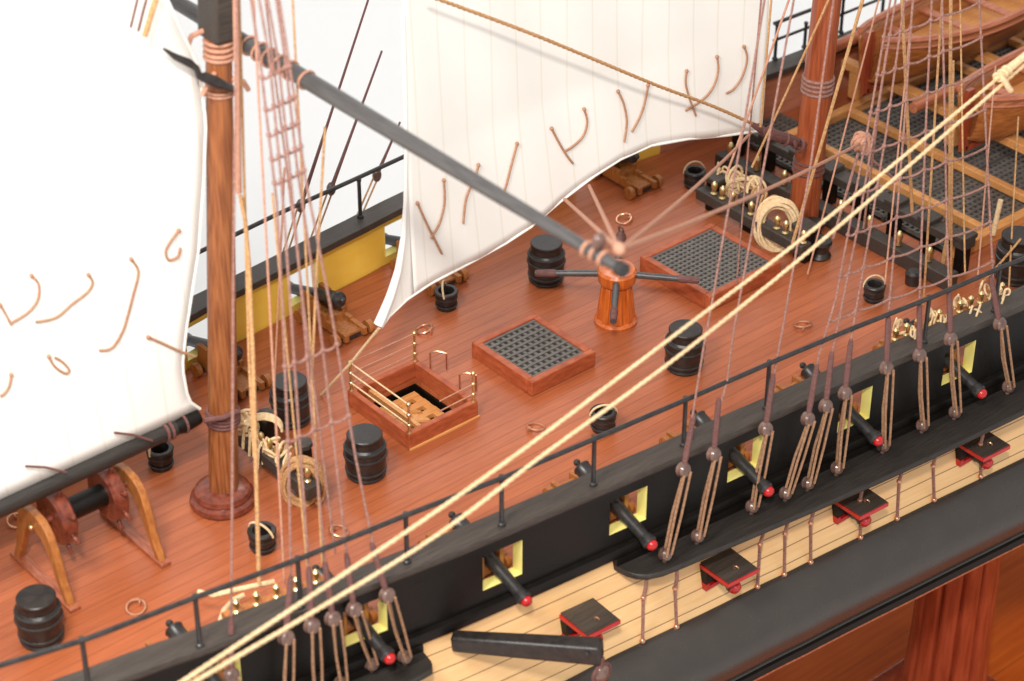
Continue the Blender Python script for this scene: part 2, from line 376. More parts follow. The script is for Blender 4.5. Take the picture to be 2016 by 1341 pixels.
MB().sweep(XS, lambda x: [(yn(x)+.1, -.345), (yn(x)-.17, -.345), (yn(x)-so(-.9), -.9), (yn(x)-so(-1.5), -1.5), (yn(x)-so(zb(x)), zb(x)), (yn(x)+.1, zb(x))]).build('pine_side_planking', M['strip'], ship)
def wprof(x):
    b = zb(x); o = so(b); y = yn(x)
    pts = [(.0, b-.002), (o+.05, b-.002), (o+.10, b-.03), (o+.34, b-.16), (o+.52, b-.33), (o+.64, b-.55), (o+.695, b-.78), (o+.70, b-.98), (o+.67, b-1.16), (o+.61, b-1.30), (o+.58, b-1.36), (o+.60, b-1.38), (o+.60, b-1.56), (o+.5, b-1.62), (-1.0, b-3.2), (-3.4, -7.6), (-5.0, -9)]
    return [(y-a, z) for a, z in pts]+[(y+5.0, b-.5)]
MB().sweep(XS, wprof).build('black_hull_side', M['black_wale'], ship, ang=50)
MB().sweep(XS, lambda x: [(yn(x)-so(zb(x))-.60, zb(x)-1.385), (yn(x)-so(zb(x))-.665, zb(x)-1.40), (yn(x)-so(zb(x))-.68, zb(x)-1.53), (yn(x)-so(zb(x))-.60, zb(x)-1.56)]).build('hull_moulding', M['black'], ship)
MB().sweep(XS, lambda x: [(yn(x)-so(zb(x))-.655, zb(x)-1.537), (yn(x)-so(zb(x))-.695, zb(x)-1.54), (yn(x)-so(zb(x))-.695, zb(x)-1.565), (yn(x)-so(zb(x))-.655, zb(x)-1.57)]).build('hull_trim_line', M['pinkwood'], ship)
MB().sweep(XS, lambda x: [(yf(x)+.15, -.345), (yf(x)+.5, -2), (yf(x)+.9, -3.6), (yf(x)+.2, -5), (yf(x)-3.4, -8.9), (yf(x)-4.4, -9), (yf(x)-4.2, -2), (yf(x)-.2, -.345)]).build('far_hull_side', M['black_wale'], ship)
# channels (narrow platforms for the deadeyes)
def channel(tab, name='channel'):
    xs = [t[0] for t in tab]
    MB().sweep(xs, lambda x: [(yn(x)-.16, -.60), (interp(x, tab), -.60), (interp(x, tab)-.03, -.54), (interp(x, tab), -.48), (yn(x)-.16, -.48)]).build(name, M['channel'], ship, bevel=.015)
    MB().sweep(xs, lambda x: [(yn(x)-.156, -.478), (yn(x)-.30, -.478), (yn(x)-.285, -.34), (yn(x)-.156, -.34)]).build(name+'_backing', M['black'], ship)
channel([(-2.72, -5.95), (-2.68, -6.25), (-2.6, -6.42), (-2.45, -6.56), (-2.2, -6.66), (-1.79, -6.73), (-.5, -6.90), (1.09, -7.12), (2.6, -7.31), (4.12, -7.47), (6.4, -7.65), (9, -7.8), (12, -7.9)])
channel([(-14, -4.6), (-12, -5.2), (-10, -5.55), (-8.6, -5.85), (-7.3, -6.02), (-6.85, -6.02), (-6.72, -5.85), (-6.66, -5.5)])
def hullpt(px, py, extra=0.0):
    y = -6.2
    for i in range(40):
        p = Y(px, py, y); y = yn(p.x)-so(min(p.z, -.35))-extra
    return p

# lower gun ports with opened lids
lid_labels = ['black lid with red edges beside the long black boom', 'black lid with red edges under the rounded corner of the deadeye platform', 'black lid with red edges between two pairs of chain straps', 'black lid with red edges at the right end of the pine side planking']
for i, (px, py) in enumerate(((1102, 1210), (1378, 1110), (1637, 980), (1880, 868))):
    p = hullpt(px, py); x0 = p.x; z0 = p.z
    lid = thing('gun_port_lid', lid_labels[i], 'gun port lid', (x0, p.y, z0), 'open lids of the lower gun ports')
    yA = p.y+.04; yB = p.y-.72; d = .0
    MB().quadbox([(x0+.02, yA, z0), (x0+.72, yA-.05, z0), (x0+.70, yB-.05, z0-.02), (x0, yB, z0-.02), (x0+.02, yA, z0+.03), (x0+.72, yA-.05, z0+.03), (x0+.70, yB-.05, z0+.01), (x0, yB, z0+.01)]).build('panel', M['black_grain'], lid)
    MB().quadbox([(x0-.015, yA, z0-.075), (x0+.735, yA-.05, z0-.075), (x0+.715, yB-.065, z0-.095), (x0-.015, yB-.015, z0-.095), (x0-.015, yA, z0-.004), (x0+.735, yA-.05, z0-.004), (x0+.715, yB-.065, z0-.012), (x0-.015, yB-.015, z0-.012)]).build('red_lining', M['red'], lid)
    MB().torus((x0+.38, (yA+yB)/2-.2, z0+.04), .05, .016, (1, .4, .3), 12, 5).build('ring', M['copper'], lid)
    # square opening: red jambs, a black block standing in for inner shade, the gun
    ym = yn(x0+.36)-so(z0-.4)
    f = MB()
    for (a, b, c, e) in ((x0-.02, x0+.06, z0-.50, z0-.36), (x0+.66, x0+.74, z0-.50, z0-.08), (x0+.06, x0+.66, z0-.50, z0-.42)):
        f.box(a, b, ym-.09, ym+.12, c, e)
    f.build('port_frame', M['red'], lid)
    MB().box(x0-.015, x0+.655, ym-.07, ym+.1, z0-.355, z0-.08).build('port_shade_block', M['black'], lid)
    g = thing('lower_gun', ['black gun muzzle under the lid beside the long black boom', 'black gun muzzle with red plug under the lid near the rounded platform corner', 'black gun muzzle with red plug under the lid between chain straps', 'black gun muzzle with red plug under the lid furthest right'][i], 'cannon', (x0+.36, ym, z0-.38), 'guns of the lower gun ports')
    a = Vector((x0+.36, ym-.05, z0-.33)); dr = nrm((0, -1, -.16))
    MB().lathe([(.13, 0), (.12, .1), (.135, .12), (.135, .16), (.115, .2), (.115, .26), (.14, .31), (.135, .36)], 20, a, dr).build('gun_barrel', M['iron'], g)
    MB().lathe([(.12, .361), (.13, .40), (.10, .46), (.03, .49)], 16, a, dr).build('tampion', M['red'], g)

# chain straps
cs = [((1272, 1154), (1265, 1262)), ((1332, 1140), (1332, 1234)), ((1504, 1050), (1491, 1155)), ((1551, 1030), (1544, 1131)), ((1601, 1010), (1596, 1107)), ((1697, 968), (1694, 1058)), ((1777, 930), (1766, 1021)), ((1841, 902), (1839, 984)), ((1935, 862), (1931, 938))]
cslab = ['leftmost, at the rounded platform corner', 'second from the left, left of a red lid', 'just right of the first covered red lid', 'middle one of three straps between two red lids', 'left of the third red lid, rightmost of three', 'right behind the third red lid', 'left one of two straps before the last lid', 'right one of two straps before the last lid', 'rightmost, under the last red lid']
for i, (a, b) in enumerate(cs):
    A = Z(a[0]+1, a[1]-16, -.605); B = hullpt(*b, .04); C = A.lerp(B, .33)+Vector((0, .05, 0))
    c = thing('chain_strap', 'brown metal chain strap on pine planking, '+cslab[i], 'chain strap', B, 'chain straps under the deadeye platform')
    MB().tube([A, A.lerp(C, .5)+Vector((.02, 0, 0)), C], .035, 8).build('link', M['rope_brown'], c)
    MB().tube([C, C.lerp(B, .5), B], .042, 8, flat=.5).build('plate', M['rope_brown'], c)
    MB().ball(C, .055, 10).build('bolt', M['copper'], c); MB().ball(B, .06, 10).build('bolt', M['copper'], c)

# ------------------------------------------------------------------ hand rails
def rail_thing(label, tops, posts, name='hand_rail', low=None):
    t = thing(name, label, 'hand rail', (tops[0][0], tops[0][1], TOP))
    MB().tube(tops, .045, 8).build('rail_bar', M['iron'], t)
    if low: MB().tube(low, .035, 8).build('lower_bar', M['iron'], t)
    for (x, y, zt) in posts:
        MB().lathe([(.07, TOP), (.07, TOP+.04), (.042, TOP+.06), (.04, zt-.08), (.055, zt-.03), (.05, zt)], 10, (x, y, 0)).build('post', M['iron'], t)
    return t
RZ = 2.33
nr = [Z(*p, RZ) for p in ((-90, 1345), (0, 1310), (165, 1260), (388, 1175), (590, 1100), (803, 1013), (992, 940), (1175, 862), (1355, 785), (1520, 713), (1680, 646), (1835, 585), (1975, 525), (2060, 492))]
nps = [(Z(*p, RZ).x, Z(*p, RZ).y+.06, RZ) for p in ((165, 1260), (388, 1175), (590, 1100), (803, 1013), (992, 940), (1175, 862), (1355, 785), (1520, 713), (1835, 585), (1975, 525))]
rail_thing('thin black hand rail on the near cap rail', nr, nps)
fr_ = [Vector((-6.2, 3.45, 2.2)), Vector((-4.8, 3.66, 2.2)), Vector((-2.8, 3.85, 2.2)), Vector((-.7, 3.97, 2.2)), Vector((.62, 4.06, 2.2))]
rail_thing('thin black hand rail on the far cap rail behind the round mast', fr_, [(-4.0, 3.72, 2.2), (-.7, 3.93, 2.2)])
f2 = [Vector((10.7, 3.45, 2.2)), Vector((12, 3.4, 2.2)), Vector((14.5, 3.35, 2.2))]
rail_thing('double black hand rail on the far cap rail behind the red mast', f2, [(10.75, 3.4, 2.2), (11.7, 3.38, 1.95), (12.9, 3.36, 2.2), (14.3, 3.34, 2.2)], low=[v+Vector((0, -.02, -.42)) for v in f2])

# ------------------------------------------------------------------ hatches
def coaming(parent, x0, x1, y0, y1, h, w, m):
    MB().box(x0, x1, y0, y0+w, .003, h).build('coaming', m, parent, bevel=.02)
    MB().box(x0, x1, y1-w, y1, .003, h).build('coaming', m, parent, bevel=.02)
    MB().box(x0+.001, x0+w, y0+w+.002, y1-w-.002, .003, h-.003).build('coaming', m, parent, bevel=.015)
    MB().box(x1-w, x1-.001, y0+w+.002, y1-w-.002, .003, h-.003).build('coaming', m, parent, bevel=.015)
def grated(label, x0, x1, y0, y1, h, nx, ny):
    t = thing('grated_hatch', label, 'hatch', ((x0+x1)/2, (y0+y1)/2, 0), 'grated hatches on the centre line')
    coaming(t, x0, x1, y0, y1, h, .15, M['coaming'])
    bar = (x1-x0)/nx*.36
    MB().lattice(x0+.15+bar/2, x1-.15-bar/2, y0+.15+bar/2, y1-.15-bar/2, h-.14, h-.03, nx, ny, bar).build('grating', M['grating'], t, smooth=False)
    MB().box(x0+.15, x1-.15, y0+.15, y1-.15, .006, .03).build('hatch_shade_panel', M['black'], t)  # black sheet on the closed deck, stands in for shade below the grating
grated('square grated hatch between the ladder opening and the capstan', -.96, .66, -1.72, .09, .34, 9, 9)
grated('larger grated hatch behind the capstan', 3.67, 5.72, -1.78, .27, .36, 14, 14)

lw = thing('ladder_hatch', 'open square hatch with brass guard rails and a wooden ladder inside', 'hatch', (-2.96, -.6, 0))
coaming(lw, -3.78, -2.14, -1.54, .34, .36, .12, M['coaming'])
MB().box(-3.78, -2.12, -1.585, -1.542, .004, .04).build('ledge', M['orange'], lw)
MB().lattice(-3.45, -2.45, -1.22, .03, -.30, -.20, 3, 4, .17).build('landing', M['orange'], lw)
ld = MB()
for yy in (-.95, -.55): ld.beam((-3.3, yy, .05), (-2.75, yy, -.18), .08, .10)
for k in range(6):
    u = .06+k*.17; ld.beam((-3.3+.55*u, -.91, .05-.23*u), (-3.3+.55*u, -.59, .05-.23*u), .06, .03)
ld.beam((-3.35, -1.42, .2), (-3.35, .2, .2), .08, .08); ld.build('ladder', M['orange'], lw)
wl = MB()
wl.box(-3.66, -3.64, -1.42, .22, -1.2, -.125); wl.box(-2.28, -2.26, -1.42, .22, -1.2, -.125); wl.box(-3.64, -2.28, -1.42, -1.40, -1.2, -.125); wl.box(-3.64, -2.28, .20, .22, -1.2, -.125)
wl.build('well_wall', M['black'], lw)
def brass_post(x, y, h=.62):
    m = MB().lathe([(.05, .36), (.03, .40), (.022, .36+h)], 10, (x, y, 0))
    for z in (.36+h, .36+h*.62, .36+h*.25): m.ball((x, y, z), .05, 10)
    return m.build('stanchion', M['brass'], lw)
P4 = [(-3.72, .28), (-2.2, .28), (-2.2, -1.48), (-3.72, -1.48)]
for p in P4: brass_post(*p)
def rope(name, pts, r, m, parent, sag=0, n=10):
    if len(pts) == 2 and sag:
        a, b = Vector(pts[0]), Vector(pts[1]); pts = [a.lerp(b, i/n)-Vector((0, 0, sag*4*(i/n)*(1-i/n))) for i in range(n+1)]
    return MB().tube(pts, r, 7).build(name, M[m], parent)
for z in (.98, .745, .52):
    for a, b in ((0, 1), (0, 3)):
        rope('guard_line', [(P4[a][0], P4[a][1], z), (P4[b][0], P4[b][1], z)], .016 if b == 3 else .011, 'rope_cream' if b == 3 else 'rope_pink', lw)
for z in (.745, .52): rope('guard_line', [(-3.0, -1.48, z-.02), (-2.2, -1.48, z)], .014, 'rope_pink', lw)
for (px, py) in ((862, 722), (920, 765)):
    q = Z(px, py, .3); MB().tube([q+Vector((-.1, .1, -.05)), q+Vector((-.1, .1, .32)), q+Vector((0, 0, .36)), q+Vector((.12, -.12, .32)), q+Vector((.12, -.12, -.05))], .02, 7).build('grab_bar', M['copper'], lw)

# ------------------------------------------------------------------ barrels, tubs, rings
def make_barrel(label, loc):
    t = thing('black_barrel', label, 'barrel', loc, 'black barrels standing on the deck')
    MB().lathe([(.30, 0), (.33, .05), (.355, .2), (.375, .40), (.375, .5), (.355, .68), (.32, .72), (.305, .86), (.305, .875)], 36).build('staves', M['barrel'], t, local=True, ang=30)
    MB().lathe([(.312, .84), (.326, .86), (.326, .905), (.31, .92), (.02, .922)], 36).build('lid', M['barrel'], t, local=True)
    for z, r in ((.07, .338), (.19, .356), (.50, .378), (.66, .364)):
        MB().torus((0, 0, z), r, .026, n=36).build('hoop', M['iron'], t, local=True)
    return t
blab = ['black barrel at the lower left beside the wheel stand', 'black barrel in front of the open ladder hatch', 'black barrel behind the capstan under the grey spar', 'black barrel half hidden behind thin ropes near the left rope coil', 'black barrel crossed by the two cream ropes', 'black barrel at the right edge beside the orange beam']
bloc = [Z(83, 1258), Z(721, 934), Z(1075, 552), Z(575, 828), Z(1346, 724), Z(1996, 548)]
b0 = make_barrel(blab[0], bloc[0])
for i in range(1, 6): dup(b0, bloc[i], rot=i*1.3, label=blab[i], scale=1.14 if i == 5 else 1.0)
def make_tub(label, loc):
    t = thing('deck_tub', label, 'bucket', loc, 'small black tubs on the deck')
    MB().lathe([(.20, 0), (.215, .05), (.20, .12), (.225, .2), (.235, .3), (.22, .34), (.25, .36), (.255, .40), (.24, .42), (.17, .42), (.15, .36), (.14, .15), (.02, .14)], 28).build('tub_body', M['barrel'], t, local=True, ang=30)
    for z in (.10, .27): MB().torus((0, 0, z), .222, .018, n=28).build('hoop', M['iron'], t, local=True)
    MB().tube([Vector((.25*math.cos(a), .02+.05*math.sin(a), .36+.24*math.sin(a))) for a in [math.pi*k/14 for k in range(15)]], .022, 7).build('rope_handle', M['rope_cream'], t, local=True)
    return t
tl = ['black tub with rope handle right of the wheel stand', 'black tub in front of the round mast foot', 'black tub near the white sail corner', 'black tub beside the far grey sail foot near the rope bundle', 'black tub near the right end of the near rail', 'black tub touched by the cream ropes in front of the near rail']
tp = [Z(318, 918), Z(518, 1080), Z(879, 605), Z(1366, 367), Z(1719, 590), Z(1187, 845)]
t0 = make_tub(tl[0], tp[0]); t0.rotation_euler.z = .3
for i in range(1, 6): dup(t0, tp[i], rot=[0, 1.9, .8, -.4, -.5, 2.6][i], label=tl[i], scale=[1, 1, .97, .97, .90, 1][i])
def make_ring(label, loc):
    t = thing('ring_bolt', label, 'ring bolt', loc, 'copper ring bolts in the deck')
    MB().torus((0, 0, .05), .16, .024, (.25, .1, 1), 28, 8).build('ring', M['copper'], t, local=True)
    MB().torus((-.14, .02, .05), .05, .02, (0, 1, .2), 12, 6).build('eye', M['copper'], t, local=True)
    return t
rl = ['copper ring on deck in front of the square grated hatch', 'copper ring on open deck at the right, near the near rail', 'copper ring behind the open ladder hatch', 'copper ring behind the capstan with a block beside it', 'copper ring at lower left close to the near rail', 'copper ring at the left edge behind the wheel stand', 'copper ring just inside the near rail below the round mast']
rp = [Z(1055, 845), Z(1580, 643), Z(835, 652), Z(1228, 435), Z(268, 1200), Z(33, 1030), Z(668, 1050)]
r0 = make_ring(rl[0], rp[0])
for i in range(1, 7): dup(r0, rp[i], rot=i*.9, label=rl[i])
q = Z(1222, 480); bl = MB().ball(q+Vector((0, 0, .14)), .15, 12, (.8, .8, 1.1)); bl.torus(q+Vector((0, 0, .34)), .07, .025, (1, 0, 0), 12, 6); bl.ball(q+Vector((.02, 0, .02)), .1, 10)
tag(bl.build('tackle_block', M['deadeye']), 'small brown tackle block on deck behind the capstan head', 'block')

# ------------------------------------------------------------------ capstan
cx, cy = 2.03, -.80
cap = thing('capstan', 'orange lacquered capstan with four black bars', 'capstan', (cx, cy, 0))
MB().lathe([(.42, .004), (.43, .06), (.39, .1), (.36, .12)], 40, (cx, cy, 0)).build('base_ring', M['capstan'], cap)
MB().lathe([(.36, .12), (.33, .3), (.28, .6), (.26, .82), (.27, .9)], 40, (cx, cy, 0)).build('drum', M['capstan'], cap)
for k in range(8):
    a = 2*math.pi*k/8+.2; d = Vector((math.cos(a), math.sin(a), 0)); c0 = Vector((cx, cy, 0))
    MB().beam(c0+d*.33+Vector((0, 0, .11)), c0+d*.25+Vector((0, 0, .88)), .15, .12, d, .11, .10).build('whelp', M['capstan'], cap, bevel=.02)
MB().lathe([(.27, .88), (.34, .93), (.37, .97), (.38, 1.06), (.39, 1.18), (.35, 1.24), (.16, 1.26), (.08, 1.30)], 40, (cx, cy, 0)).build('drumhead', M['capstan'], cap)
for k in range(4):
    a = R(45+90*k); d = Vector((math.cos(a), math.sin(a), 0)); c0 = Vector((cx, cy, 1.12)); dd = (d+Vector((0, 0, -.05))).normalized()
    L_ = 1.62
    b = MB().tube([c0+dd*.2, c0+dd*.8, c0+dd*L_], [.068, .068, .055], 12).build('bar', M['yard'], cap)
    MB().tube([c0+dd*(L_-.42), c0+dd*(L_-.36), c0+dd*(L_-.02)], [.07, .08, .07], 12).build('bar_lashing', M['rope_serve'], b)

# ------------------------------------------------------------------ steering wheel stand
wh = thing('steering_wheel', 'double steering wheel between two arched wooden legs', 'ship wheel', (-9.9, -.45, 0))
wy, wz = -.47, 1.12
def legpair(x):
    m = MB()
    for s in (-1, 1):
        pts = []
        for u, yy, zz in ((0, .80, .08), (.2, .72, .35), (.45, .56, .65), (.7, .40, .95), (.9, .25, 1.25), (1, .08, 1.42)):
            pts.append((yy*s, zz))
        for i in range(len(pts)-1):
            a = Vector((x, wy+pts[i][0], pts[i][1])); b = Vector((x, wy+pts[i+1][0], pts[i+1][1]))
            m.tube([a, b], [.115-.004*i, .115-.004*(i+1)], 4)
    return m
def arch(x):
    pr = []
    outer = [(.92, .06), (.84, .22), (.74, .45), (.66, .75), (.58, 1.05), (.46, 1.35), (.26, 1.50), (0, 1.54)]
    inner = [(0, 1.18), (.2, 1.12), (.36, .92), (.50, .62), (.60, .36), (.70, .18), (.76, .06)]
    loop = [(wy-a, z) for a, z in outer]+[(wy+a, z) for a, z in reversed(outer[:-1])]+[(wy+a, z) for a, z in reversed(inner[1:])]+[(wy-a, z) for a, z in inner]
    # split into quads along the arch so the concave outline meshes cleanly
    m = MB(); n = 16
    def lerp_poly(pts, t):
        t *= len(pts)-1; i = min(int(t), len(pts)-2); f = t-i; return (pts[i][0]*(1-f)+pts[i+1][0]*f, pts[i][1]*(1-f)+pts[i+1][1]*f)
    inn = list(reversed(inner)); rows = []
    seq = [(lerp_poly(outer, k/n), lerp_poly(inn, k/n)) for k in range(n+1)]
    full = [((-o[0], o[1]), (-i[0], i[1])) for o, i in seq]+[((o[0], o[1]), (i[0], i[1])) for o, i in reversed(seq[:-1])]
    base = 0
    for (o, i) in full:
        for xx, q in ((x-.07, o), (x+.07, o), (x+.07, i), (x-.07, i)): m.v.append(Vector((xx, wy+q[0], q[1])))
    for k in range(len(full)-1):
        a = 4*k; b = a+4
        for j in range(4): m.f.append([a+j, a+(j+1) % 4, b+(j+1) % 4, b+j])
    m.f.append([0, 1, 2, 3]); e = 4*(len(full)-1); m.f.append([e+3, e+2, e+1, e])
    return m
for x in (-10.82, -9.02):
    arch(x).build('arched_leg', M['golden'], wh, bevel=.02)
    MB().box(x-.10, x+.10, wy-1.0, wy+1.0, .003, .085).build('foot_beam', M['pinkwood'], wh, bevel=.015)
    MB().ball((x-.1, wy, wz+.12), .05, 10).build('axle_cap', M['brass'], wh)
wz = 1.24
MB().tube([(-10.4, wy, wz), (-9.4, wy, wz)], .20, 28).build('drum', M['black'], wh)
MB().tube([(-10.8, wy, wz), (-9.05, wy, wz)], .06, 12).build('axle', M['mahog'], wh)
for x in (-10.42, -9.42):
    w = MB().lathe([(.28, -.11), (.44, -.14), (.51, -.09), (.52, .0), (.51, .09), (.44, .14), (.28, .11)], 40, (x, wy, wz), (1, 0, 0)).build('wheel_rim', M['mahog'], wh)
    MB().lathe([(.16, -.12), (.2, -.1), (.2, .1), (.16, .12)], 20, (x, wy, wz), (1, 0, 0)).build('hub', M['mahog'], w)
    for k in range(8):
        a = 2*math.pi*k/8+.3; d = Vector((0, math.cos(a), math.sin(a))); c0 = Vector((x, wy, wz))
        m = MB().tube([c0+d*.42, c0+d*.52, c0+d*.55, c0+d*.66], [.03, .03, .045, .035], 8); m.ball(c0+d*.66, .045, 8)
        m.build('handle', M['mahog'], w)

# ------------------------------------------------------------------ masts
ms = thing('mast', 'round brown oak mast with black head and lashings, at the left', 'mast', (-7.24, -.58, 0))
def mA(z): return Vector((-7.24+.0735*z, -.60, z))
MB().lathe([(.57, .004), (.60, .06), (.58, .14), (.50, .18), (.52, .22), (.49, .30), (.42, .34), (.26, .36)], 44, (-7.24, -.58, 0)).build('mast_foot', M['mahog'], ms)
MB().tube([mA(z) for z in (.05, 1, 2, 3.5, 5, 7, 8.2, 9.0)], [.262, .262, .255, .247, .240, .225, .215, .21], 36).build('trunk', M['mast_a'], ms)
MB().beam(mA(8.95)+Vector((.0, 0, 0)), mA(12.0), .46, .56, (0, 1, 0)).build('mast_head', M['black_grain'], ms, bevel=.06)
for z, r in ((1.72, .262), (1.79, .266), (1.86, .266), (1.93, .262)): MB().torus(mA(z), r+.012, .035, (.07, 0, 1), 28, 7).build('lashing', M['rope_serve'], ms)
for z in (8.62, 8.70, 8.80, 8.90): MB().torus(mA(z), .225, .032, (.07, 0, 1), 28, 7).build('lashing', M['rope_pink'], ms)
for z in (8.0, 8.06): MB().torus(mA(z), .232, .026, (.07, 0, 1), 28, 7).build('lashing', M['rope_pink'], ms)
for s in ((-.35, -.15, 8.35), (.3, -.15, 8.15), (-.4, .1, 9.0)):
    c0 = mA(s[2]); MB().tube([c0+Vector((s[0]*.5, s[1], .1)), c0+Vector((s[0], s[1]*1.6, .04)), c0+Vector((s[0]*1.35, s[1]*1.4, -.16))], .045, 7).build('rope_end', M['rope_pink'], ms)
hk = [Y(p[0], p[1], -1.0) for p in ((322, 96), (345, 112), (372, 124), (386, 134), (392, 150), (402, 152), (425, 162), (464, 178))]
tag(MB().tube(hk, [.02, .055, .07, .055, .06, .085, .10, .045], 10).build('mast_hook', M['iron']), 'curved black iron hook lashed across the oak mast', 'hook')

m2 = thing('mast', 'reddish brown mast with faceted foot standing by the rope coils at right', 'mast', (7.6, -.6, 0))
def mB(z): return Vector((7.60+.036*z, -.60, z))
MB().tube([mB(z) for z in (.0, 1, 3, 5, 7, 9.5)], [.325, .32, .31, .295, .28, .26], 12).build('trunk', M['mast_b'], m2, ang=20)
for z in (1.30, 1.42, 1.54): MB().torus(mB(z), .315, .035, (.03, 0, 1), 24, 7).build('lashing', M['rope_serve'], m2)
for z in (3.15, 3.25, 3.35, 3.45): MB().torus(mB(z), .305, .04, (.03, 0, 1), 24, 7).build('lashing', M['rope_brown'], m2)

# boom with the left sail
bm = thing('boom', 'thick black boom along the foot of the left sail', 'boom', (-11, -.62, 2.1))
MB().tube([(-15, -.62, 2.0), (-12, -.62, 2.04), (-9.2, -.62, 2.06), (-8.1, -.62, 2.06)], [.15, .165, .165, .15], 20).build('spar', M['channel'], bm)
MB().tube([(-8.1, -.62, 2.06), (-7.95, -.62, 2.06), (-7.62, -.62, 2.08)], [.14, .17, .15], 16).build('collar', M['black'], bm)
for x in (-8.3, -8.2, -7.92): MB().torus((x, -.62, 2.06), .16, .03, (1, 0, 0), 20, 6).build('boom_lashing', M['rope_serve'], bm)
MB().tube([(-7.62, -.80, 2.08), (-7.3, -.92, 2.06), (-7.0, -.9, 2.04)], .05, 8).build('jaw', M['rope_serve'], bm)
for px, py, qx, qy in ((50, 918, 130, 930), (225, 852, 300, 868)):
    a, b = Y(px, py, -.75), Y(qx, qy, -.85); MB().tube([a, a.lerp(b, .5)+Vector((0, 0, .04)), b], .022, 6).build('boom_lashing', M['rope_serve'], bm)

# ------------------------------------------------------------------ sails
def bulge(x, z, x0, x1, z0, z1, k):
    u = min(max((x-x0)/(x1-x0), 0), 1); w = min(max((z-z0)/(z1-z0), 0), 1); return k*math.sin(math.pi*u)*math.sin(math.pi*w)
# left sail: rows of constant z
luff = [(2.20, Y(392, 800, -.6).x), (2.32, Y(380, 795, -.6).x), (2.5, Y(368, 778, -.6).x), (3.2, Y(356, 710, -.6).x), (3.9, Y(364, 640, -.6).x), (4.6, Y(378, 570, -.6).x), (5.3, Y(392, 500, -.6).x), (6.5, Y(402, 390, -.6).x), (Y(402, 240, -.6).z, Y(402, 240, -.6).x), (Y(388, 130, -.6).z, Y(388, 130, -.6).x), (Y(345, 40, -.6).z, Y(345, 40, -.6).x), (Y(318, -20, -.6).z, Y(318, -20, -.6).x), (13, Y(200, -250, -.6).x)]
def s1y(x, z): return -.62+bulge(x, z, -16, -7.6, 2.2, 13, .55)+.03*math.sin(x*2.1+z*.8)*min(1, (z-2.2)/2)
sl = thing('sail', 'large white sail filling the left, its foot on the black boom', 'sail', (-11, -.6, 2.2))
rows = []
for i in range(49):
    z = 2.2+(13-2.2)*i/48; xr = interp(z, luff)
    rows.append([(x, s1y(x, z), z) for x in [-16+(xr+16)*j/40 for j in range(41)]])
o = MB().grid(rows).build('sail_cloth', M['sail'], sl); sm = o.modifiers.new('cloth', 'SOLIDIFY'); sm.thickness = .03; sm.offset = 0
zs = [2.2+(11-2.2)*i/40 for i in range(41)]
MB().tube([(interp(z, luff), s1y(interp(z, luff), z), z) for z in zs], .03, 7).build('edge_rope', M['sail'], sl)
def cord(pts, parent, fy, r=.022, m='reef'):
    P = []
    for (px, py) in pts:
        y = -.6
        for k in range(20):
            p = Y(px, py, y); y = fy(p.x, p.z)-.05
        P.append(p)
    Q = []
    for i in range(len(P)-1):
        p0 = P[max(i-1, 0)]; p1 = P[i]; p2 = P[i+1]; p3 = P[min(i+2, len(P)-1)]
        for s in range(5):
            u = s/5; Q.append(.5*((2*p1)+(-p0+p2)*u+(2*p0-5*p1+4*p2-p3)*u*u+(-p0+3*p1-3*p2+p3)*u**3))
    Q.append(P[-1])
    m_ = MB().tube(Q, r, 7); m_.ball(P[0], r*1.8, 8)
    return m_.build('reef_cord', M[m], parent)
for pts in ([(62, 543), (76, 560), (74, 590), (55, 615), (22, 636)], [(0, 600), (12, 620), (22, 640)], [(174, 541), (182, 556), (172, 575), (140, 600), (110, 625), (70, 634)],
            [(258, 510), (272, 535), (262, 580), (250, 625), (240, 655), (220, 685), (195, 690)], [(352, 454), (336, 475), (326, 495), (332, 512), (350, 505), (355, 488)],
            [(96, 702), (108, 722), (128, 735), (136, 728), (122, 712), (108, 704)], [(22, 738), (18, 760), (8, 775), (0, 780)], [(292, 664), (320, 676), (350, 690), (385, 702)]):
    cord(pts, sl, s1y)
# right sail: columns of constant x
foot = [(Y(a, b, -.6).x, Y(a, b, -.6).z) for a, b in ((750, 645), (765, 622), (800, 590), (850, 560), (920, 522), (1000, 482), (1050, 450), (1110, 400), (1180, 352), (1230, 318), (1290, 292), (1360, 276), (1430, 268), (1497, 258))]
leech = [(Y(a, b, -.6).x, Y(a, b, -.6).z) for a, b in ((748, 630), (768, 580), (785, 530), (797, 470), (803, 400), (805, 310))]
leech += [(leech[-1][0]+.012, 11.0)]
leech.sort()
x0, x1 = foot[0][0], foot[-1][0]
def s2y(x, z): return -.60+.35*math.sin(math.pi*min(max((x-x0)/(x1-x0), 0), 1))*min(1, max(0, (z-2.2)/3))+.02*math.sin(3.1*x+z)
s2 = thing('sail', 'white sail between the two masts with curved foot and pointed lower corner', 'sail', (1.5, -.6, 3))
rows = []
N2 = 90
for i in range(N2+1):
    t = i/N2; x = x0+.02+(x1-x0-.02)*t if i else x0+.02
    zb_ = interp(x, foot); zt = interp(x, leech) if x < leech[-1][0] else 11.0
    zt = max(zt, zb_+.02)
    rows.append([(x+(z-2.5)*.0, s2y(x, z), z) for z in [zb_+(zt-zb_)*(j/44) for j in range(45)]])
rows2 = [r for r in rows if r[0][0] > leech[-1][0]]
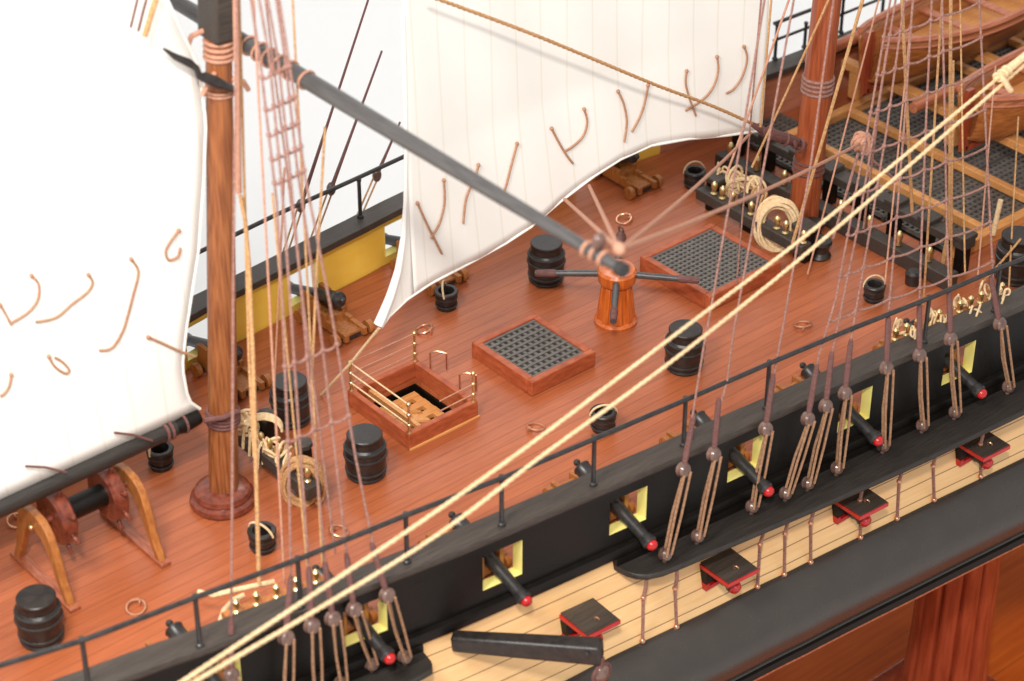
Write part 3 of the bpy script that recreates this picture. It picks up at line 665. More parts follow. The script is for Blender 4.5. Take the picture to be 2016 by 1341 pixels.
# narrow corner piece built by height so that its left edge stays smooth
lz = sorted([(z, x) for x, z in leech]); xc = rows2[0][0][0]
zc = interp(xc, foot); part = []
fz = sorted([(interp(x0+(xc-x0)*q/12, foot), x0+(xc-x0)*q/12) for q in range(13)])
ZL = [2.27+(zc-2.27)*i/24 for i in range(24)]+[zc+.0001+(5.5-zc)*i/20 for i in range(20)]+[5.5+5.5*i/10 for i in range(11)]
for z in ZL:
    i = 0; xl = interp(z, lz)
    xr = xc if z > zc else max(xl+.03, min(xc, interp(z, fz)))
    part.append([(xl+(xr-xl)*j/6, s2y(xl+(xr-xl)*j/6, z), z) for j in range(7)])
g = MB().grid(rows2); g.grid(part)
o = g.build('sail_cloth', M['sail'], s2); sm = o.modifiers.new('cloth', 'SOLIDIFY'); sm.thickness = .03; sm.offset = 0
MB().tube([(interp(z, lz), s2y(interp(z, lz), z)-.01, z) for z in [2.27+i*.12 for i in range(50)]], [.10-.0035*min(i, 18) for i in range(50)], 9).build('edge_rope', M['sail'], s2)
MB().tube([(x, s2y(x, z), z) for x, z in foot], .03, 7).build('edge_rope', M['sail'], s2)
ze = foot[-1][1]
MB().tube([(x1, s2y(x1, z), z) for z in (ze, 5, 8, 11)], .035, 7).build('edge_rope', M['sail'], s2)
for pts in ([(822, 400), (840, 440), (860, 480), (870, 500)], [(874, 355), (875, 400), (865, 440), (848, 470)], [(942, 325), (935, 350), (918, 390), (912, 440)], [(1018, 283), (1008, 320), (995, 370), (985, 395)],
            [(1086, 253), (1100, 280), (1115, 305), (1128, 322)], [(1150, 215), (1156, 240), (1148, 268), (1128, 288), (1112, 298)], [(1217, 180), (1228, 205), (1234, 240), (1229, 280)], [(1276, 168), (1270, 200), (1260, 230), (1244, 260)],
            [(1352, 140), (1350, 165), (1358, 195), (1370, 228)], [(1412, 112), (1414, 140), (1405, 170), (1385, 195), (1350, 218)], [(1465, 92), (1471, 115), (1462, 150), (1445, 175), (1430, 184)]):
    cord(pts, s2, s2y)

# ------------------------------------------------------------------ grey yard crossing the oak mast
yA, yB = Vector((-6.1, 4.6, 8.70)), Vector((-6.1, -9.42, 8.70))
yd = thing('yard', 'long grey black yard slanting down across the middle from the oak mast head', 'yard', (-7, -4, 9.5))
MB().tube([yA, yA.lerp(yB, .3), yA.lerp(yB, .55), yA.lerp(yB, .8), yB], [.11, .135, .14, .112, .082], 24).build('spar', M['yard'], yd)
for k, tt in enumerate((.38, .40, .42, .44, .46, .49)): MB().torus(yA.lerp(yB, tt), .155, .022, (0, 1, .15*(k % 2)), 20, 6).build('yard_lashing', M['rope_pink'], yd)
for tt in (.955, .967, .979): MB().torus(yA.lerp(yB, tt), .105, .028, (0, 1, .1), 20, 6).build('yard_lashing', M['rope_pink'], yd)
MB().tube([yB, yB+Vector((0, -.12, 0))], .11, 14).build('tip', M['iron'], yd)
blk = yB+Vector((.02, .42, .20)); MB().ball(blk, .13, 12, (.9, .6, 1.1)).build('block', M['deadeye'], yd)
blk2 = yB+Vector((.12, .12, .18)); MB().ball(blk2, .12, 12, (.7, .9, .9)).build('block', M['rope_pink'], yd)

def resample(pts, step):
    out = [pts[0]]
    for a, b in zip(pts[:-1], pts[1:]):
        n = max(1, int((b-a).length/step)); out += [a.lerp(b, (i+1)/n) for i in range(n)]
    return out
def crom(pts, k=8):
    Q = []
    for i in range(len(pts)-1):
        p0 = pts[max(i-1, 0)]; p1 = pts[i]; p2 = pts[i+1]; p3 = pts[min(i+2, len(pts)-1)]
        for s_ in range(k):
            u = s_/k; Q.append(.5*((2*p1)+(-p0+p2)*u+(2*p0-5*p1+4*p2-p3)*u*u+(-p0+3*p1-3*p2+p3)*u**3))
    return Q+[pts[-1]]
def twisted(label, pts, r, m, group=None, name='rope', pitch=5.5, cat='rope'):
    pts = resample(crom([Vector(p) for p in pts]), r*pitch/7); mb = MB()
    for s_ in range(3):
        q = []
        for i, p in enumerate(pts):
            t = (pts[min(i+1, len(pts)-1)]-pts[max(i-1, 0)]).normalized(); u = t.cross(Vector((0, 0, 1))).normalized(); w = t.cross(u)
            a = 2*math.pi*(i/7/2.2+s_/3); q.append(p+(u*math.cos(a)+w*math.sin(a))*r*.5)
        mb.tube(q, r*.58, 5)
    return tag(mb.build(name, M[m]), label, cat, group)
def line(label, pts, r, m, cat='rope', group=None, name='rope', sag=0, n=7):
    pts = [Vector(p) for p in pts]
    if len(pts) == 2:
        a, b = pts; pts = [a.lerp(b, i/12)-Vector((0, 0, sag*4*(i/12)*(1-i/12))) for i in range(13)]
    return tag(MB().tube(pts, r, n).build(name, M[m]), label, cat, group)
kk = Y(1697, 280, -3.5)
line('left one of two pale ropes from the yard tip up to the white sail foot', [blk2, Y(1112, 393, -.62)], .035, 'rope_pink', sag=.0)
line('right one of two pale ropes from the yard tip up to the white sail foot', [blk2, Y(1160, 366, -.62)], .035, 'rope_pink')
line('pale pink rope from the yard tip to the lashing beside the red mast', [blk2, Y(1478, 262, -1.2)], .030, 'rope_pink', sag=.1)
line('pale pink rope from the yard tip to the knotted block above the gratings', [blk2, kk], .032, 'rope_pink', sag=.1)
kb = thing('knotted_block', 'pale pink knotted rope block hanging above the gratings', 'block', kk)
m = MB().ball(kk, .19, 14, (1, .8, 1)); m.build('knot', M['rope_pink'], kb)
for k in range(3): MB().torus(kk, .19, .04, (math.cos(k), math.sin(k), .3*k), 20, 6).build('wrapping', M['rope_pink'], kb)
for (a, b) in (((1690, 300), (1640, 470)), ((1700, 300), (1760, 352))):
    MB().tube([Y(a[0], a[1], -3.5), Y(b[0], b[1], -3.6)], .028, 7).build('tail', M['rope_brown'], kb)
# stay along the sail
twisted('tan twisted rope slanting across the white sail to the red mast', [Y(840, -10, -1.1), Y(1060, 72, -1.1), Y(1280, 163, -1.1), Y(1400, 208, -1.1), Y(1486, 246, -1.1)], .034, 'rope_tan')
lb = MB().tube([Y(1480, 244, -1.1), Y(1510, 262, -1.2), Y(1555, 275, -1.1), Y(1585, 285, -1.0)], [.05, .10, .12, .06], 9)
for k in range(6): lb.torus(Y(1500+15*k, 256+6*k, -1.12), .12, .04, (1, -.3, .4*(-1)**k), 16, 6)
tag(lb.build('stay_lashing', M['rope_serve']), 'reddish brown rope lashing tied round the red mast', 'lashing')
# sheet of the pointed sail corner
sc_ = Vector((foot[0][0]-.05, -.62, 2.2)); sb = Z(632, 778, .02)
line('cream rope from the pointed sail corner down to the deck', [sc_, sc_.lerp(sb, .5)-Vector((0, 0, .05)), sb], .028, 'rope_cream')
# two cream ropes in the foreground
twisted('upper one of two long cream ropes crossing the foreground', [Y(340, 1355, -8), Y(752, 1080, -8), Y(1018, 894, -8), Y(1344, 648, -8), Y(1608, 447, -8), Y(2040, 92, -8)], .028, 'rope_cream', group='cream ropes in the foreground')
twisted('lower one of two long cream ropes crossing the foreground', [Y(362, 1355, -8.1), Y(821, 1080, -8.1), Y(1072, 894, -8.1), Y(1344, 695, -8.1), Y(1650, 447, -8.1), Y(2040, 108, -8.1)], .028, 'rope_cream', group='cream ropes in the foreground')
kn = MB()
a, b = Y(1958, 158, -8.05), Y(2030, 100, -8.05)
kn.tube([a, a.lerp(b, .3), b], [.03, .075, .06], 9)
for k in range(5): kn.torus(a.lerp(b, .1+.06*k), .075, .025, (b-a)+Vector((0, .3*(-1)**k, 0)), 16, 6)
kn.tube([Y(1972, 150, -8.1), Y(1985, 172, -8.2), Y(1990, 178, -8.2)], .05, 7)
tag(kn.build('rope_knot', M['rope_cream']), 'cream knot joining the two foreground ropes at the right edge', 'knot')

# ------------------------------------------------------------------ shrouds with deadeyes
def deadeye(name, c, axis, parent, r=.15):
    m = MB().lathe([(.05, -.09), (r*.8, -.085), (r, -.05), (r*.93, 0), (r, .05), (r*.8, .085), (.05, .09)], 20, c, axis)
    return m.build(name, M['deadeye'], parent)
def shroud(parent, up_px, low_px, line_px, y0, k, zlow=-.38, serve=.9, r=.021, low=None):
    """parent thing; returns the points (upper deadeye, top)"""
    Lw = Z(low_px[0], low_px[1], zlow) if low is None else low
    U = SH(up_px[0], up_px[1], Lw.y+.0, k, .95)
    pts = [U]+[SH(p[0], p[1], Lw.y+.0, k, .95) for p in line_px]
    ax = nrm((0.1, -1, .25))
    s = MB().tube(pts, r, 7).build('shroud', M['rope_brown'], parent)
    d = (pts[1]-U).normalized()
    MB().tube([U+d*.05, U+d*.3, U+d*serve, U+d*(serve+.1)], [.045, .058, .05, .03], 8).build('serving', M['rope_serve'], s)
    deadeye('deadeye', U, ax, s, .135); deadeye('deadeye', Lw+Vector((0, 0, .08)), ax, s, .12)
    for off in (-.085, .085):
        v = Vector((off, 0, 0)); MB().tube([U+v*.9+Vector((0, -.11, -.02)), U.lerp(Lw, .5)+v+Vector((0, -.1, 0)), Lw+v*.7+Vector((0, -.1, .1))], .025, 7).build('lanyard', M['lanyard'], s)
    MB().tube([U+Vector((0, -.03, 0)), U.lerp(Lw, .5)+Vector((0, .04, 0)), Lw+Vector((0, .02, .1))], .026, 7).build('lanyard', M['lanyard'], s)
    MB().ball(Lw+Vector((0, 0, -.06)), .05, 8).build('strop_bolt', M['deadeye'], s)
    return pts
K = .32
near = {
 'A': ((1345, 925), (1309, 1098), [(1351, 894), (1387, 674), (1402, 594), (1424, 467), (1467, 233), (1510, -30)]),
 'B': ((1405, 895), (1373, 1062), [(1412, 820), (1432, 747), (1444, 654), (1482, 447), (1536, 150), (1568, -30)]),
 'C': ((1507, 845), (1480, 1004), [(1520, 757), (1541, 647), (1576, 447), (1597, 317), (1645, -30)]),
 'D': ((1590, 825), (1546, 978), [(1612, 700), (1646, 587), (1672, 447), (1720, 190), (1758, -30)]),
 'E': ((1625, 800), (1590, 958), [(1637, 700), (1689, 447), (1722, 250), (1768, -30)]),
 'F': ((1663, 775), (1647, 928), [(1677, 657), (1714, 447), (1745, 260), (1785, -30)]),
 'G': ((1745, 725), (1738, 884), [(1749, 620), (1764, 447), (1780, 250), (1799, -30)]),
 'H': ((1810, 700), (1815, 844), [(1810, 600), (1815, 447), (1824, 220), (1836, -30)]),
 'I': ((1871, 668), (1879, 818), [(1869, 587), (1864, 447), (1860, 220), (1854, -30)]),
 'J': ((1968, 638), (1984, 768), [(1957, 580), (1950, 447), (1939, 220), (1926, -30)]),
}
stay_lab = {'A': 'brown backstay with long deadeyes, leftmost on the right deadeye platform', 'B': 'brown backstay with long deadeyes, second on the right deadeye platform', 'C': 'brown backstay crossing a yellow framed gun port, third on the right platform'}
for k_ in 'ABC':
    u, l, ln_ = near[k_]; lw_ = Z(*l, -.38)
    t = thing('backstay', stay_lab[k_], 'backstay', lw_, 'backstays on the right deadeye platform'); shroud(t, u, l, ln_, 0, K)
g2 = thing('rigging_ladder', 'brown shrouds with ratlines rising from the right deadeye platform', 'rigging', Z(1740, 890, -.38))
P_ = {}
for k_ in 'DEFGHIJ':
    u, l, ln_ = near[k_]; P_[k_] = shroud(g2, u, l, ln_, 0, K)
def at_py(pts, frac_px):                  # point on polyline whose pixel row equals frac_px
    def pr(p):
        d = p-CAM; return 670.5-FPX*d.dot(UP)/d.dot(FW)
    for i in range(len(pts)-1):
        a, b = pr(pts[i]), pr(pts[i+1])
        if min(a, b) <= frac_px <= max(a, b): return pts[i].lerp(pts[i+1], (frac_px-a)/(b-a))
    return None
def ratline(parent, keys, src, y_at_first, slope, x_first):
    pts = []
    for k_ in keys:
        pp = src[k_]; y = y_at_first
        for it in range(4):
            p = at_py(pp, y)
            if p is None: break
            d = p-CAM; px = 1008+FPX*d.dot(RT)/d.dot(FW); y = y_at_first+slope*(px-x_first)
        if p is not None: pts.append(p)
    if len(pts) < 2: return
    q = []
    for i in range(len(pts)-1):
        for s in range(4):
            u = s/4; q.append(pts[i].lerp(pts[i+1], u)-Vector((0, 0, .05*4*u*(1-u))))
    q.append(pts[-1])
    m = MB().tube(q, .022, 6)
    for p in pts: m.ball(p, .045, 8)
    m.build('ratline', M['rope_brown'], parent)
for y in (60, 130, 200, 275, 350, 425, 500, 580): ratline(g2, 'DEFGHIJ', P_, y+30, -.36, 1690)

# left gang on the left deadeye platform
left = {
 'a': ((455, 1330), (452, 1420), [(455, 1240), (457, 1000), (459, 600), (462, 300), (466, -30)]),
 'b': ((563, 1255), (562, 1400), [(573, 1130), (568, 900), (556, 600), (545, 400), (512, 120), (490, -30)]),
 'c': ((614, 1232), (622, 1380), [(608, 1120), (592, 900), (572, 600), (556, 380), (530, 110), (505, -30)]),
 'd': ((655, 1218), (672, 1352), [(640, 1110), (617, 850), (596, 600), (570, 330), (548, 120), (522, -30)]),
 'e': ((697, 1200), (731, 1314), [(686, 1120), (655, 850), (625, 600), (585, 330), (562, 120), (540, -30)]),
 'f': ((762, 1172), (797, 1300), [(738, 1090), (700, 900), (650, 600), (600, 345), (578, 180), (545, -30)]),
}
g3 = thing('rigging_ladder', 'brown shrouds with ratlines in front of the oak mast, from the left deadeye platform', 'rigging', Z(700, 1341, -.38))
Q_ = {}
for k_ in left:
    u, l, ln_ = left[k_]; Q_[k_] = shroud(g3, u, l, ln_, 0, .28, zlow=-.38)
for y in (150, 215, 268, 318, 368): ratline(g3, 'bcdef', Q_, y, -.42, 520)
for y in (700, 850): ratline(g3, 'bcdef', Q_, y+20, -.42, 560)

# hanging halyards
line('double tan rope hanging right of the oak mast down to the near rail', [Y(473, 385, -1.62), Y(482, 430, -1.7), Y(490, 520, -1.9), Y(498, 700, -2.4), Y(510, 1150, -4.2)], .036, 'rope_tan', name='halyard')
line('thin tan rope hanging close to the oak mast', [Y(470, -20, -1.5), Y(482, 400, -1.6), Y(490, 700, -2.2), Y(500, 900, -3)], .024, 'rope_tan', name='halyard')
line('pale pink rope hanging from the top beside the oak mast head', [Y(464, -20, -1.6), Y(470, 380, -1.6)], .05, 'rope_pink', name='halyard')
line('tan rope falling from the top to the near pin row at the left', [Y(640, 250, -1.3), Y(622, 560, -2.5), Y(612, 800, -3)], .022, 'rope_tan', name='halyard')
for i, (a, b, y, m_) in enumerate((((1520, -20), (1497, 250), -1.4, 'rope_tan'), ((1640, -20), (1480, 330), -1.3, 'rope_tan'), ((1704, -20), (1560, 480), -2.0, 'rope_tan'), ((1560, -20), (1430, 345), -1.7, 'rope_pink'),
        ((1775, -20), (1796, 420), -3.0, 'rope_tan'), ((1872, -20), (1870, 470), -4.0, 'rope_tan'), ((1856, -20), (1818, 600), -4.4, 'rope_tan'), ((1877, 120), (1872, 600), -4.2, 'rope_tan'), ((1745, 100), (1700, 450), -3, 'rope_brown'), ((1930, 560), (2010, 470), -5, 'rope_tan'))):
    lab = ['tan rope at the right edge of the white sail', 'tan rope slanting in front of the red mast to the rope bundle', 'tan rope slanting right of the red mast down to the rope coil', 'pink rope slanting left of the red mast', 'tan rope hanging between boats and gratings, left of the ladder ropes', 'thick tan rope hanging in front of the boats to the orange beam', 'tan rope hanging in front of the boats, crossing a ratline', 'tan rope hanging beside the thick tan rope at the gratings', 'brown rope hanging through the knotted block', 'tan rope running to the barrel at the right edge'][i]
    a3 = Y(a[0], a[1], y); b3 = Y(b[0], b[1], y-.3); line(lab, [a3, b3], .036 if i in (5, 2, 4) else .024, m_, name='halyard', sag=.03)

for i, (a, b, y, y2, m_) in enumerate((((498, -20), (560, 1150), -1.2, -4.2, 'rope_pink'), ((536, 380), (606, 1128), -2.2, -4.4, 'rope_tan'), ((575, -20), (634, 1110), -1.2, -4.3, 'rope_tan'), ((520, -20), (660, 1090), -1.5, -4.4, 'rope_brown'), ((560, 330), (540, 760), -1.0, -.6, 'rope_pink'),
        ((1800, -20), (1742, 560), -2.2, -4.9, 'rope_pink'), ((1890, -20), (1900, 540), -2.4, -5.2, 'rope_tan'), ((1960, 130), (1925, 545), -2.6, -5.2, 'rope_pink'), ((1735, -20), (1590, 540), -1.6, -2.6, 'rope_pink'), ((1500, -20), (1450, 560), -1.0, -2.0, 'rope_brown'), ((2005, 230), (1985, 590), -3.5, -5.6, 'rope_tan'))):
    lab = ['pale pink line falling from the top of the oak mast to the left bitts side', 'short tan line falling among the left shrouds to the near rail', 'tan line falling from the top among the left shrouds', 'thin brown line slanting through the left shrouds', 'short pale pink line beside the far rail reaching the half hidden barrel', 'pale pink line hanging in front of the large boat and gratings', 'thin tan line hanging in front of the boats to the right pin row', 'pale pink line hanging in front of the right boat stem', 'pale pink line slanting behind the red mast lashing to the deck', 'thin brown line hanging over the larger grated hatch', 'short tan line at the right edge above the deck barrel'][i]
    line(lab, [Y(a[0], a[1], y), Y(b[0], b[1], y2)], .019, m_, name='halyard', sag=.02)

# far side backstays behind the rail
for i, (a, b) in enumerate((((728, -10), (592, 405)), ((752, 100), (652, 372)), ((788, 240), (742, 345)))):
    A = Y(a[0], a[1], 4.45); B = Y(b[0], b[1], 4.45)
    t = thing('far_backstay', ['longest brown backstay behind the far rail', 'middle brown backstay behind the far rail', 'short brown backstay with block behind the far rail'][i], 'backstay', B, 'backstays behind the far rail')
    MB().tube([A, A.lerp(B, .6), B], [.022, .03, .045], 7).build('rope', M['rope_serve'], t)
    MB().ball(B, .12, 12, (.9, .7, 1.3)).build('deadeye', M['deadeye'], t)
    d = (B-A).normalized()
    for o_ in (-.07, .07): MB().tube([B+Vector((o_, 0, 0)), B+d*1.2+Vector((o_, 0, 0))], .02, 6).build('lanyard', M['rope_tan'], t)

# ropes in the upper left corner beside the mast head
for i, (a, b, m_) in enumerate((((275, -20), (257, 55), 'rope_serve'), ((293, -20), (272, 62), 'rope_serve'), ((312, -20), (284, 72), 'rope_tan'))):
    line(['leftmost', 'middle', 'rightmost'][i]+' of three short rope tails at the top left corner', [Y(*a, -1.2), Y(*b, -1.2)], (.025, .025, .05)[i], m_, name='rope_tail', group='rope tails at the top left')

# ------------------------------------------------------------------ cannons
def make_cannon(label, loc, rot):
    """local: muzzle towards +X, wheels on z=0"""
    t = thing('deck_cannon', label, 'cannon', loc, 'cannons on the main deck', rot)
    pv = Vector((0, 0, .58)); d = nrm((1, 0, -.33))
    o_ = pv-d*.58
    MB().lathe([(.03, -.16), (.06, -.13), (.065, -.09), (.035, -.05), (.09, -.02), (.15, 0), (.165, .03), (.15, .06), (.148, .3), (.155, .32), (.155, .36), (.14, .38), (.13, .75), (.14, .77), (.14, .81), (.125, .83), (.105, 1.75), (.11, 1.77), (.13, 1.83), (.14, 1.90), (.12, 1.94)], 28, o_, d).build('gun_barrel', M['iron'], t, local=True, ang=30)
    MB().lathe([(.10, 1.941), (.105, 1.96), (.10, 2.0), (.07, 2.04), (.02, 2.06)], 20, o_, d).build('tampion', M['red'], t, local=True)
    st = [(-.72, .10), (.42, .10), (.42, .62), (.10, .62), (.10, .52), (-.14, .52), (-.14, .40), (-.38, .40), (-.38, .29), (-.60, .29), (-.60, .20), (-.72, .20)]
    for s in (-1, 1):
        m = MB()
        for (a, b, c, e) in ((-1.05, -.60, .10, .26), (-.60, -.38, .10, .29), (-.38, -.14, .10, .40), (-.14, .10, .10, .52), (.10, .42, .10, .60)):
            m.box(a, b, s*.22-.045, s*.22+.045, c, e)
        m.build('cheek', M['golden'], t, local=True, smooth=False)
    m = MB().box(-.95, .36, -.175, .175, .13, .20); m.box(-.4, -.2, -.175, .175, .2, .32); m.build('bed', M['golden'], t, local=True)
    for x in (-.90, .26):
        MB().box(x-.06, x+.06, -.36, .36, .07, .15).build('axle', M['iron'], t, local=True)
        for s in (-1, 1):
            MB().lathe([(.04, -.06), (.14, -.055), (.145, 0), (.14, .055), (.04, .06)], 18, (x, s*.41, .145), (0, 1, 0)).build('wheel', M['golden'], t, local=True)
    return t
nlab = ['deck cannon at the lower left corner, left of the first rail ropes', 'deck cannon at a yellow framed port hidden by the left deadeyes', 'deck cannon left of centre, its port in the bare black bulwark', 'deck cannon whose muzzle ends at the left tip of the right deadeye platform', 'deck cannon behind the third backstay of the right platform', 'deck cannon behind the grouped deadeyes of the right platform', 'deck cannon at the rightmost near gun port']
nx = PX[1:]
c0 = make_cannon(nlab[0], Vector((nx[0], yn(nx[0])+.55, 0)), -math.pi/2)
for i in range(1, 7):
    dup(c0, Vector((nx[i], yn(nx[i])+.55, 0)), -math.pi/2, nlab[i])
for x, l in ((-5.0, 'far deck cannon half hidden behind the oak mast'), (-2.38, 'far deck cannon in plain view at the yellow panel'), (.24, 'far deck cannon at the left edge of the white sail'), (5.9, 'far deck cannon peeping out under the foot of the white sail')):
    dup(c0, Vector((x, yf(x)-(.4 if x > 5 else .75), 0)), math.pi/2, l)

# ------------------------------------------------------------------ bitts with pins and coiled rope
def pin(parent, x, y, z, h=.26, s=1.0):
    return MB().lathe([(.012, z-.2), (.03*s, z-.12), (.03*s, z), (.055*s, z+.02), (.03*s, z+.05), (.05*s, z+h*.6), (.045*s, z+h*.85), (.02, z+h)], 12, (x, y, 0)).build('belaying_pin', M['brass'], parent)
def coil(name, c, a, b, u, w, turns, r, m, label, seed=0):
    rnd = random.Random(seed); mb = MB(); nv = Vector(u).cross(Vector(w)).normalized(); u = nrm(u); w = nrm(w)
    for k in range(turns):
        f = 1-.09*(k % 4)+rnd.uniform(-.04, .04); ph = rnd.uniform(-.15, .15); off = nv*rnd.uniform(-.09, .09)+u*rnd.uniform(-.03, .03)
        pts = [Vector(c)+off+u*(a*f*math.cos(t+ph))+w*(b*f*math.sin(t)+.02*math.sin(3*t+k)) for t in [2*math.pi*i/32 for i in range(32)]]
        mb.tube(pts, r, 6, closed=True)
    return tag(mb.build(name, M[m]), label, 'rope coil')
bt = thing('bitts', 'black bitts beam with brass pins and rope right of the oak mast', 'bitts', (-6.2, -.7, 0))
MB().box(-6.36, -6.04, -1.95, .30, .36, .62).build('cross_beam', M['black_grain'], bt, bevel=.02)
for y in (-.12, -1.25):
    MB().box(-6.03, -5.81, y-.13, y+.13, .003, .95).build('post', M['black'], bt, bevel=.02)
    MB().lathe([(.12, .95), (.18, .98), (.18, 1.06), (.12, 1.1)], 8, (-5.92, y, 0)).build('post_head', M['black_grain'], bt)
for y in (.15, -.35, -.6, -.85, -1.5, -1.75): pin(bt, -6.2, y, .62, .28, 1.25)
UPV = (0, 0, 1)
cc = Z(597, 950, .35)
coil('rope_coil', cc+Vector((-.1, -.1, .1)), .38, .55, RT, (0, 0, 1), 13, .034, 'rope_tan', 'oval tan rope coil hanging from the left bitts', 3)
def bundle(c, n, rad, r, m, label, seed, name='rope_bundle'):
    rnd = random.Random(seed); mb = MB()
    for k in range(n):
        ax = Vector((rnd.uniform(-1, 1), rnd.uniform(-1, 1), rnd.uniform(-.6, .6))); 
        if ax.length < .2: ax = Vector((1, 0, 0))
        mb.torus(Vector(c)+Vector((rnd.uniform(-.14, .14), rnd.uniform(-.3, .3), rnd.uniform(-.06, .1))), rad*rnd.uniform(.6, 1.1), r, ax, 18, 6, rnd.uniform(.5, .9))
    for k in range(4):
        a = Vector(c)+Vector((rnd.uniform(-.1, .1), rnd.uniform(-.4, .4), .1)); mb.tube([a, a+Vector((-.12, -.05, -.1)), a+Vector((-.2, -.1, -.45))], r, 6)
    return tag(mb.build(name, M[m]), label, 'rope bundle')
bundle(Vector((-6.2, .05, .80)), 9, .2, .028, 'rope_cream', 'cream rope loops wound on the left bitts by the oak mast', 2)
bundle(Vector((-6.2, -.75, .74)), 7, .15, .026, 'rope_cream', 'cream rope turns round the middle pins of the left bitts', 5)
q = Z(520, 850, .8); hp = MB()
for k in range(4): hp.tube([q+RT*(.32*math.cos(t))+Vector((0, 0, 1))*(.28*math.sin(t)+.04*k)+FW*(.03*k) for t in [math.pi*(i/12) for i in range(13)]], .025, 6)
tag(hp.build('rope_loop', M['rope_cream']), 'cream rope hoops arching over the left bitts', 'rope loop')

b2 = thing('bitts', 'black bitts with thick posts and brass pins in front of the red mast', 'bitts', (6.4, -.6, 0))
MB().box(6.1, 6.4, -1.95, 1.15, .40, .64).build('cross_beam', M['black_grain'], b2, bevel=.02)
for y in (1.0, -.05, -1.6):
    MB().box(6.42, 6.72, y-.17, y+.17, .003, .72).build('post', M['black'], b2, bevel=.03)
    MB().box(6.36, 6.78, y-.22, y+.22, .721, .86).build('post_head', M['black_grain'], b2, bevel=.03)
for y in (.75, .5, .2, -.35, -.7, -1.1, -1.35, -1.85): pin(b2, 6.25, y, .64, .3, 1.4)
q = Z(1530, 436, .5)
coil('rope_coil', q+Vector((-.2, -.2, .05)), .44, .60, RT, (0.1, .1, 1), 15, .036, 'rope_cream', 'oval cream rope coil hanging in front of the red mast', 8)
bundle(Z(1470, 365, .85), 14, .24, .030, 'rope_cream', 'cream rope bundle on the bitts left of the red mast', 11)
bundle(Z(1440, 345, .85), 7, .18, .026, 'rope_cream', 'small cream rope tangle at the left end of the right bitts', 12)
bundle(Z(1495, 385, .8), 7, .17, .026, 'rope_tan', 'tan rope turns between the cream bundle and the cream coil', 15)
for i, (px, py) in enumerate(((1600, 455), (1615, 490))):
    q = Z(px, py, .2); m = MB().lathe([(.2, 0), (.24, .06), (.18, .16), (.20, .3), (.24, .36), (.22, .42), (.08, .44)], 20, (q.x, q.y, 0))
    tag(m.build('deck_bollard', M['barrel']), ['black round bollard directly beside the foot of the red mast', 'black round bollard under the two cream ropes beside the red mast'][i], 'bollard')

# ------------------------------------------------------------------ break of the deck: black pin rails with brass pins
br = thing('pin_rail', 'long black double pin rail with brass pins across the deck behind the red mast', 'pin rail', (8.4, -1, 0))
MB().box(7.88, 8.22, -4.35, 2.35, .004, .34).build('sill', M['black_grain'], br, bevel=.02)
MB().box(8.5, 8.86, -4.2, 2.6, .62, .82).build('top_beam', M['black_grain'], br, bevel=.02)
for k in range(8):
    y = 2.4-k*.92; MB().box(8.56, 8.8, y-.12, y+.12, .004, .62).build('post', M['black'], br, bevel=.02)
    MB().box(8.46, 8.9, y-.17, y+.17, .821, .93).build('post_head', M['black_grain'], br, bevel=.02)
for k in range(8):
    y = 2.05-k*.82; m = MB().lathe([(.03, .34), (.075, .37), (.055, .45), (.085, .55), (.06, .64), (.03, .68)], 12, (8.05, y, 0)); m.build('belaying_pin', M['brass'], br)
for k in range(5): 
    y = 1.7-k*1.35; MB().lathe([(.16, .0), (.17, .25), (.12, .3)], 14, (7.6, y, .004)).build('foot_block', M['barrel'], br) if k in (4,) else None
# gratings and beams of the waist
WX0, WX1, WY0, WY1 = 8.95, 17.5, -3.62, 2.0
wg = thing('waist_gratings', 'wide black gratings framed by pale orange beams at the upper right', 'grating', (12, -1, 0))
xsplit = [8.95, 10.02, 11.75, 13.6, 15.4, 17.4, 19.4]
ysplit = [-3.5, -1.65, .15, 1.9]
for i in range(6):
    for j in range(3):
        xa, xb, ya, yb = xsplit[i]+.1, xsplit[i+1]-.1, ysplit[j]+.04, ysplit[j+1]-.04
        nX = max(3, round((xb-xa)/.15)); nY = max(3, round((yb-ya)/.15))
        MB().lattice(xa, xb, ya, yb, .02, .12, nX, nY, .065).build('grating_panel', M['grating'], wg, smooth=False)
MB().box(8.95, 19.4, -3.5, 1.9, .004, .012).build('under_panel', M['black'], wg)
MB().lattice(9.1, 10.6, 2.25, 2.95, .02, .14, 10, 5, .065).build('grating_panel', M['grating'], wg, smooth=False)
for x in xsplit[1:-1]: MB().box(x-.09, x+.09, WY0+.14, WY1-.14, .10 if x == 10.02 else .14, .32).build('cross_beam', M['orange'], wg, bevel=.02)
MB().box(8.95, 19.4, WY0-.12, WY0+.10, .004, .30).build('side_beam', M['orange'], wg, bevel=.02)
MB().box(9.3, 19.4, WY1-.12, WY1+.10, .004, .30).build('side_beam', M['orange'], wg, bevel=.02)
for j in (1, 2): MB().box(8.95, 19.4, ysplit[j]-.04, ysplit[j]+.04, .02, .125).build('batten', M['black_grain'], wg)
for (px, py) in ((1950, 460), (1965, 395)):
    pass
q = Z(1955, 462, .3)
tag(MB().tube([q, q+Vector((.1, 0, .80))], .055, 9).build('brass_peg', M['rope_cream']), 'upright cream peg standing on the orange beam corner', 'peg')
q = Z(1856, 520, .2)
tag(MB().tube([q, q+Vector((.06, 0, .72))], .05, 9).build('brass_peg', M['rope_tan']), 'upright tan peg at the near end of the pin rail', 'peg')

